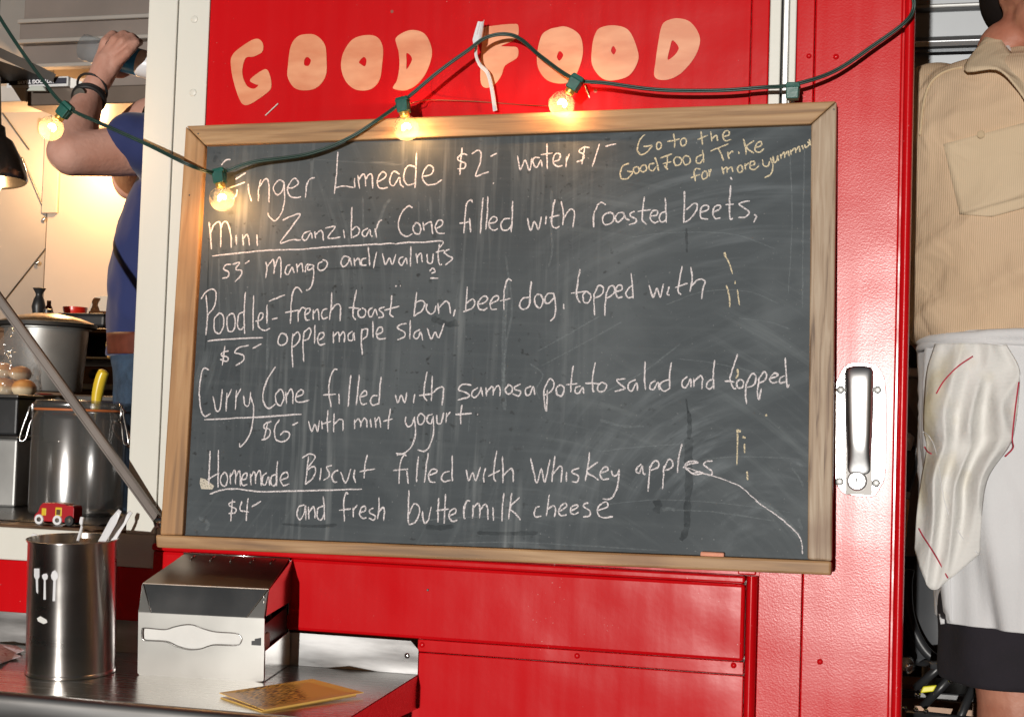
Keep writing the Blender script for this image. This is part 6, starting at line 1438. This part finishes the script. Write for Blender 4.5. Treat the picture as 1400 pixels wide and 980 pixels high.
bp_ += hand(wr2, Vector((-.8, -.6, 0)).normalized(), Vector((0, 0, 1)), Vector((.6, -.8, 0)).normalized())
lx = [B(1388, 900).x, 2*B(CXP+10, 900).x-B(1388, 900).x]
for x in lx:
    bp_.append([(Vector((x, yB, hips.z-.06)), .088), (Vector((x, yB, B(1388, 900).z)), .066), (Vector((x+.004, yB, B(1388, 960).z)), .060), (Vector((x+.004, yB+.015, ZF+.33)), .058), (Vector((x+.004, yB+.01, ZF+.10)), .038)])
    bp_.append([(Vector((x+.004, yB+.02, ZF+.05)), .036), (Vector((x+.0, yB-.13, ZF+.035)), .032)])
me = blob(bp_, .0055, 4); setmesh(me, 'body', SKIN2, cook)
setmesh(blob([('ell', hd+Vector((0, .035, .02)), (.086, .088, .112)), ('ell', B(1385, 6, .42), (.050, .055, .055)), ('ell', B(1366, -8, .40), (.032, .05, .06)), ('ell', B(1430, 10, .44), (.07, .05, .06))], .006, 3), 'hair', HAIR, cook)
# white T-shirt neck band
nb = [P(1376, 62, .315), P(1382, 74, .282), P(1400, 88, .262), P(1428, 98, .252), P(1458, 92, .262), P(1480, 74, .29)]
MB().tube(catmull(nb, 6), .0045, 8).build('undershirt_neck', pmat('white_cotton', (.70, .66, .64), rough=.95), cook, smooth=True)
for s_, (x) in zip((1, 2), lx):
    c_ = Vector((x, yB-.05, ZF)); pr = [(0, 0), (.045, 0), (.05, .02), (.048, .045), (.03, .075), (0, .08)]
    sm = blob([[(c_+Vector((0, .09, .035)), .042), (c_+Vector((0, -.02, .045)), .046), (c_+Vector((0, -.12, .030)), .040)]], .006, 3); setmesh(sm, 'shoe', BLACKP, cook)
# shorts
def rip(a, t, p): return .006*math.sin(a*5+p.z*4)+.004*noise.noise(p*16)
s1 = []
for x in lx:
    xs = x
    s1.append(loft([(B(1388, 932).z, xs, yB, .108, .115, 2.3), (B(1388, 800).z, xs, yB, .112, .125, 2.3), (hips.z, xs, yB, .105, .125, 2.3)], 60, 30, rip))
setmesh(blob_mesh(s1, [], .0065, 2), 'shorts', SHORTS, cook)
# apron
def apf(a, t, p):
    return .006*(1-abs(math.sin(a*7+p.z*5+2*noise.noise(p*5))))**2+(.010*math.sin(a*9+1.2*math.sin(p.z*9))*(1-t)**.8+.004*math.sin(a*19+p.z*6)*(1-t)+.004*noise.noise(p*9))
ap = []
for py, lxp, ry in ((851, 1298, .158), (800, 1291, .162), (700, 1276, .168), (600, 1267, .170), (520, 1266, .166), (480, 1268, .160), (466, 1270, .155)):
    cxp = 1436; c_ = B(cxp, py, yB); ap.append((c_.z, c_.x, yB, (cxp-lxp)*mpp(lxp, py, yB), ry, 2.3))
apm = loft(ap, 150, 90, apf, cap=False).mesh('ap')
bva = BVHTree.FromPolygons([tuple(v.co) for v in apm.vertices], [tuple(p.vertices) for p in apm.polygons])
apo = setmesh(apm, 'apron', APRON, cook); sd = apo.modifiers.new('solid', 'SOLIDIFY'); sd.thickness = .002
# rolled waistband and hem
def loop(py, lxp, ry, th, wob, nm, extra=0):
    c_ = B(1436, py, yB); rx = (1436-lxp)*mpp(lxp, py, yB); pts = []
    for i in range(97):
        a = 6.28318*i/96; c, s_ = math.cos(a), math.sin(a); pts.append(Vector((c_.x+rx*math.copysign(abs(c)**(2/2.3), c), yB+ry*math.copysign(abs(s_)**(2/2.3), s_), c_.z+wob*math.sin(a*3+extra)+.002*noise.noise(Vector((c*5, s_*5, extra))))))
    MB().tube(pts, [th*(1+.25*noise.noise(Vector((i*.2, extra, 0)))) for i in range(97)], 12, close=False).build(nm, APRON, cook, smooth=True)
loop(469, 1269, .158, .0088, .003, 'apron_waistband'); loop(478, 1267, .160, .0062, .003, 'apron_waistband', 2); loop(463, 1273, .156, .0045, .003, 'apron_tie', 4)
# apron flap hanging lower at the left
patch([(1275, 790), (1300, 775), (1301, 851), (1286, 853)], 6, 12, bva, .004, .002, 'apron_flap', APRON, cook, yB-.03)
# kitchen towel tucked in the waistband: a thing of its own
def towel_mat():
    m, t, b = new_mat('waffle_towel'); N = t.nodes; L = t.links
    tc = N.new('ShaderNodeTexCoord'); n = N.new('ShaderNodeTexNoise'); n.inputs['Scale'].default_value = 9; n.inputs['Detail'].default_value = 3; L.new(tc.outputs['Object'], n.inputs['Vector'])
    cr = N.new('ShaderNodeValToRGB'); e = cr.color_ramp.elements; e[0].position = .55; e[0].color = (.76, .75, .72, 1); e[1].position = .80; e[1].color = (.60, .52, .33, 1); L.new(n.outputs['Fac'], cr.inputs[0])
    L.new(cr.outputs[0], b.inputs['Base Color']); b.inputs['Roughness'].default_value = .97; sset(b, 'Specular IOR Level', .1)
    wv = N.new('ShaderNodeTexWave'); wv.inputs['Scale'].default_value = 170; wv.bands_direction = 'Z'; wv.inputs['Distortion'].default_value = 1.5; wv.inputs['Detail'].default_value = 2; L.new(tc.outputs['Object'], wv.inputs['Vector'])
    bp = N.new('ShaderNodeBump'); bp.inputs['Strength'].default_value = .35; bp.inputs['Distance'].default_value = .002; L.new(wv.outputs['Fac'], bp.inputs['Height'])
    n7 = N.new('ShaderNodeTexNoise'); n7.inputs['Scale'].default_value = 95; n7.inputs['Detail'].default_value = 4; L.new(tc.outputs['Object'], n7.inputs['Vector'])
    b7 = N.new('ShaderNodeBump'); b7.inputs['Strength'].default_value = .4; b7.inputs['Distance'].default_value = .0025; L.new(n7.outputs['Fac'], b7.inputs['Height']); L.new(bp.outputs[0], b7.inputs['Normal']); L.new(b7.outputs[0], b.inputs['Normal'])
    return m
rows = [[(1278, 470), (1302, 469), (1325, 469), (1350, 470), (1375, 472)], [(1267, 505), (1298, 504), (1330, 504), (1362, 505), (1393, 507)], [(1263, 545), (1295, 545), (1328, 545), (1360, 545), (1393, 545)],
        [(1262, 585), (1292, 585), (1324, 585), (1356, 585), (1388, 585)], [(1266, 612), (1292, 613), (1320, 613), (1350, 612), (1380, 610)], [(1259, 655), (1282, 656), (1305, 656), (1328, 655), (1352, 652)],
        [(1253, 705), (1275, 710), (1298, 712), (1320, 708), (1343, 700)], [(1250, 750), (1259, 780), (1275, 806), (1300, 790), (1340, 757)]]
mb = MB(); NX = 48; cr_ = [catmull([Vector((*q_, 0)) for q_ in r_], 12) for r_ in rows]; NX = len(cr_[0])-1
cols_ = [catmull([r_[i] for r_ in cr_], 12) for i in range(NX+1)]; RR = list(range(len(cols_[0])))
for j in RR:
    t = j/(len(RR)-1)
    for i in range(NX+1):
        u = i/NX; q_ = cols_[i][j]
        fold = .019*(1-abs(math.sin(u*8.2+1.6*math.sin(t*4)+t*1.4+1.6*noise.noise(Vector((u*2, t*3, 7))))))**.8+.006*noise.noise(Vector((u*4, t*7, 1)))+.004*math.sin(u*8.5)+.005*math.sin(u*19-t*3+noise.noise(Vector((u*3, t*4, 0)))*2)+.004*noise.noise(Vector((u*7, t*9, 3)))
        fold *= min(1, .3+t*2)*(1-.6*max(0, (t-.75)/.25))
        yb_ = yB-.185+.09*max(0, .30-u)**1.2*1.5+.02*t
        mb.v.append(P(q_.x, q_.y, yb_-fold))
for j in range(len(RR)-1):
    for i in range(NX): mb.f.append((j*(NX+1)+i, j*(NX+1)+i+1, (j+1)*(NX+1)+i+1, (j+1)*(NX+1)+i))
tw_o = P(1310, 470, yB-.18); TOW = towel_mat()
tme = mb.mesh('t'); bvt = BVHTree.FromPolygons([tuple(v.co) for v in tme.vertices], [tuple(p.vertices) for p in tme.polygons])
tw = wt('kitchen_towel', 'cream woven towel with red stripes hanging from the apron waist', 'towel', tw_o)
to_ = setmesh(tme, 'cloth', TOW, tw); s_ = to_.modifiers.new('solid', 'SOLIDIFY'); s_.thickness = .003
REDT = pmat('red_thread', (.45, .03, .06), rough=.9)
for pl in (((1256, 722), (1262, 733), (1272, 748), (1284, 768), (1296, 790)), ((1393, 522), (1388, 560), (1384, 598), (1385, 612), (1374, 624)), ((1330, 487), (1312, 499), (1298, 512), (1288, 524), (1280, 538)), ((1264, 611), (1268, 617), (1273, 620))):
    pts = catmull([drape(bvt, x, y, .0025, yB-.18) for x, y in pl], 6)
    MB().tube(pts, .0011, 6).build('red_stripe', REDT, tw, smooth=True)
for pl in (((1262, 590), (1270, 596), (1278, 612), (1284, 640), (1288, 668), (1296, 700), (1316, 735), (1338, 757)),):
    pts = catmull([drape(bvt, x, y, .0022, yB-.18) for x, y in pl], 6)
    MB().tube(pts, .0006, 6).build('hem', APRON, tw, smooth=True)

# ================================================================= INSIDE THE DOORWAY
cab = wt('dark_fill_cabinet', 'black tall cabinet put in to fill the dark zone behind the person in the doorway', 'cabinet', (P(1240, 400, 1.3).x, 1.3, ZF))  # black cabinet added to darken the view past the door
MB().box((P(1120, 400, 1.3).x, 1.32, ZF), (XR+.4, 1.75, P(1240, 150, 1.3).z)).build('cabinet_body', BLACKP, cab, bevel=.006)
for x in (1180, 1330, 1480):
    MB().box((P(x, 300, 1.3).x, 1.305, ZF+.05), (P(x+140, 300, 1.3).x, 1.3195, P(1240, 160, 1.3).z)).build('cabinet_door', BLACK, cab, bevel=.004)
bandz = (P(1300, 68, 1.12).z, P(1300, 51, 1.12).z)
tag(MB().box((P(1150, 60, 1.12).x, 1.10, bandz[0]), (XR+.4, 1.15, bandz[1])).build('duct', pmat('bright_duct', (.62, .64, .66), rough=.25, metal=.9), None, bevel=.012, org=(0, 1.1, bandz[0])), 'shiny silver duct along the ceiling behind the doorway person', 'duct')
wc_ = wt('ceiling_standin', 'grey ribbed metal panels set upright in place of the ceiling behind the doorway person', 'cabinet', (P(1240, 40, 1.15).x, 1.17, P(1300, 92, 1.15).z))  # upright panels added for the ceiling ribs, placed to catch the sun
WCM = pmat('grey_ribbed_metal', (.22, .23, .24), rough=.4, metal=.4, var=.12, nscale=4)
for (pa, pb_, yo) in ((100, 52, .0), (51.5, 13, .012), (12.5, -40, .0)):
    MB().box((P(1150, 60, 1.15).x, 1.165+yo, P(1300, pa, 1.17).z), (XR+.45, 1.24, P(1300, pb_, 1.17).z)).build('metal_panel', WCM, wc_, bevel=.004)
MB().box((P(1150, 60, 1.15).x, 1.15, P(1300, 14, 1.17).z), (XR+.45, 1.18, P(1300, 8, 1.17).z)).build('metal_rib', DULL, wc_, bevel=.003)
tbz = P(1250, 503, .95).z
tab = wt('prep_table', 'steel prep table with a bright edge beside the doorway', 'table', (P(1250, 503, .95).x, 1.0, ZF))
tx0, tx1 = P(1130, 503, .95).x, P(1300, 503, .95).x
MB().box((tx0, .95, tbz-.018), (tx1, 1.30, tbz)).build('table_top', pmat('bright_steel', (.72, .70, .66), rough=.3, metal=.6), tab, bevel=.003)
MB().box((tx0, .97, tbz-.20), (tx1-.02, .975, tbz-.019)).build('apron_panel', DULL, tab)
MB().prism([P(1225, 520, .93), P(1262, 590, .93), P(1262, 760, .93), P(1225, 760, .93)], (0, .02, 0)).build('side_panel', pmat('taupe_panel', (.20, .175, .155), rough=.5), tab)
for x, y in ((tx0+.03, .98), (tx1-.03, .98), (tx0+.03, 1.27), (tx1-.03, 1.27)):
    MB().tube([Vector((x, y, ZF)), Vector((x, y, tbz-.018))], .014, 10).build('leg', DULL, tab)
c_ = P(1236, 606, .6)
tag(MB().lathe([(.0, -.01), (.014, -.01), (.015, .0), (.015, .014), (.006, .02), (0, .02)], 20, (.2, 0, 1), c_).build('bottle_cap', WPLAST, None, auto=40, org=c_), 'white cap of a bottle just past the door edge', 'cap')
c_ = P(1240, 640, .62); hb3 = MB(); hb3.prism([P(1224, 626, .6), P(1262, 600, .6), P(1254, 640, .6), P(1240, 685, .6), P(1224, 700, .6)], (0, .08, 0))
tag(hb3.build('tool_bag', BLACKP, None, bevel=.006, org=c_), 'dark hanging bag behind the door edge', 'bag')
st_ = wt('broom_handle', 'orange wooden handle leaning behind the door edge', 'broom', P(1236, 740, .5))
bar(P(1228, 800, .5), P(1238.5, 682, .5), .0062, .0062, ORW, 'shaft', st_, bevel=.003); bar(P(1238.6, 681.5, .5), P(1239.4, 672, .5), .0064, .0064, DULL, 'ferrule', st_, bevel=.002)
# moulded black chair
yc_ = .85; kc = mpp(1290, 840, yc_)
chr_ = wt('moulded_chair', 'black moulded seat on metal legs low in the doorway', 'chair', P(1300, 960, yc_))
shell = MB(); prs = []
def shell_pt(u, v):
    # u across 0..1, v 0 top .. 1 front of seat
    cx = 1300; 
    py = 760+ 150*min(v/.6, 1)+ (0 if v < .6 else 10*(v-.6)); half = 62*(.72+.28*math.sin(min(v*2.2, 1.57)))*(1 if v < .35 else (1-.55*((v-.35)/.35)**2 if v < .7 else .45))
    px = cx+(u-.5)*2*half; return P(px, py, yc_+.05-(.28*max(0, v-.6)/.4)-.02*math.sin(u*3.14)+.04)
n_, m2_ = 20, 20
for j in range(m2_+1):
    for i in range(n_+1): shell.v.append(shell_pt(i/n_, j/m2_))
for j in range(m2_):
    for i in range(n_): shell.f.append((j*(n_+1)+i, j*(n_+1)+i+1, (j+1)*(n_+1)+i+1, (j+1)*(n_+1)+i))
so2 = shell.build('seat_shell', pmat('grey_black_shell', (.05, .053, .058), rough=.45), chr_, smooth=True); s_ = so2.modifiers.new('s', 'SOLIDIFY'); s_.thickness = .012
arc = catmull([P(1243, 778, yc_-.01), P(1240, 800, yc_-.01), P(1243, 840, yc_-.01), P(1256, 875, yc_-.01), P(1275, 898, yc_-.01), P(1305, 910, yc_-.01)], 6)
MB().tube(arc, .010, 10).build('shell_edge', BLACKP, chr_, smooth=True)
for a_, b_ in (((1252, 940), (1292, 905)), ((1262, 965), (1300, 925)), ((1240, 975), (1330, 985)), ((1330, 940), (1300, 1010))):
    MB().tube([P(*a_, .8), P(*b_, .78)], .008, 10).build('leg', BLACKP, chr_, smooth=True)
lowb = wt('crate', 'brown and black crate of kitchen tools at the bottom of the doorway', 'crate', P(1270, 960, .95))
MB().box(P(1215, 985, .95), P(1360, 962, .95)+Vector((0, .2, 0))).build('crate_side', BROWNM, lowb, bevel=.003)
MB().box(P(1215, 961, .96), P(1360, 952, .96)+Vector((0, .2, 0))).build('crate_rim', BLACKP, lowb, bevel=.003)
MB().box(P(1215, 947, .98), P(1262, 936, .98)+Vector((0, .1, 0))).build('slat', pmat('rust_slat', (.16, .07, .035), rough=.5), lowb, bevel=.002)
c_ = P(1239, 908, .8)
tag(MB().lathe([(0, -.012), (.014, -.011), (.017, 0), (.013, .01), (.006, .013), (0, .013)], 20, (0, -1, .2), c_).build('metal_cup', CHROME, None, auto=40, org=c_), 'small round metal cup low beside the door edge', 'cup')
yl_ = MB(); yl_.prism([P(1262, 938, .78), P(1281, 936, .78), P(1276, 945, .78), P(1258, 947, .78)], (0, .01, 0))
tag(yl_.build('yellow_clip', pmat('bright_yellow', (.75, .68, .02), rough=.4), None, bevel=.002, org=P(1270, 940, .78)), 'bright yellow clip under the black seat', 'clip')
i_ = 0
for x, y in ((1255, 950), (1237, 968), (1228, 967), (1252, 970), (1266, 972), (1300, 930)):
    c_ = P(x, y, .76); MB().lathe([(0, -.004), (.004, -.003), (.005, 0), (.003, .004), (0, .005)], 12, (0, -1, 0), c_).build('bolt', CHROME, chr_, smooth=True)
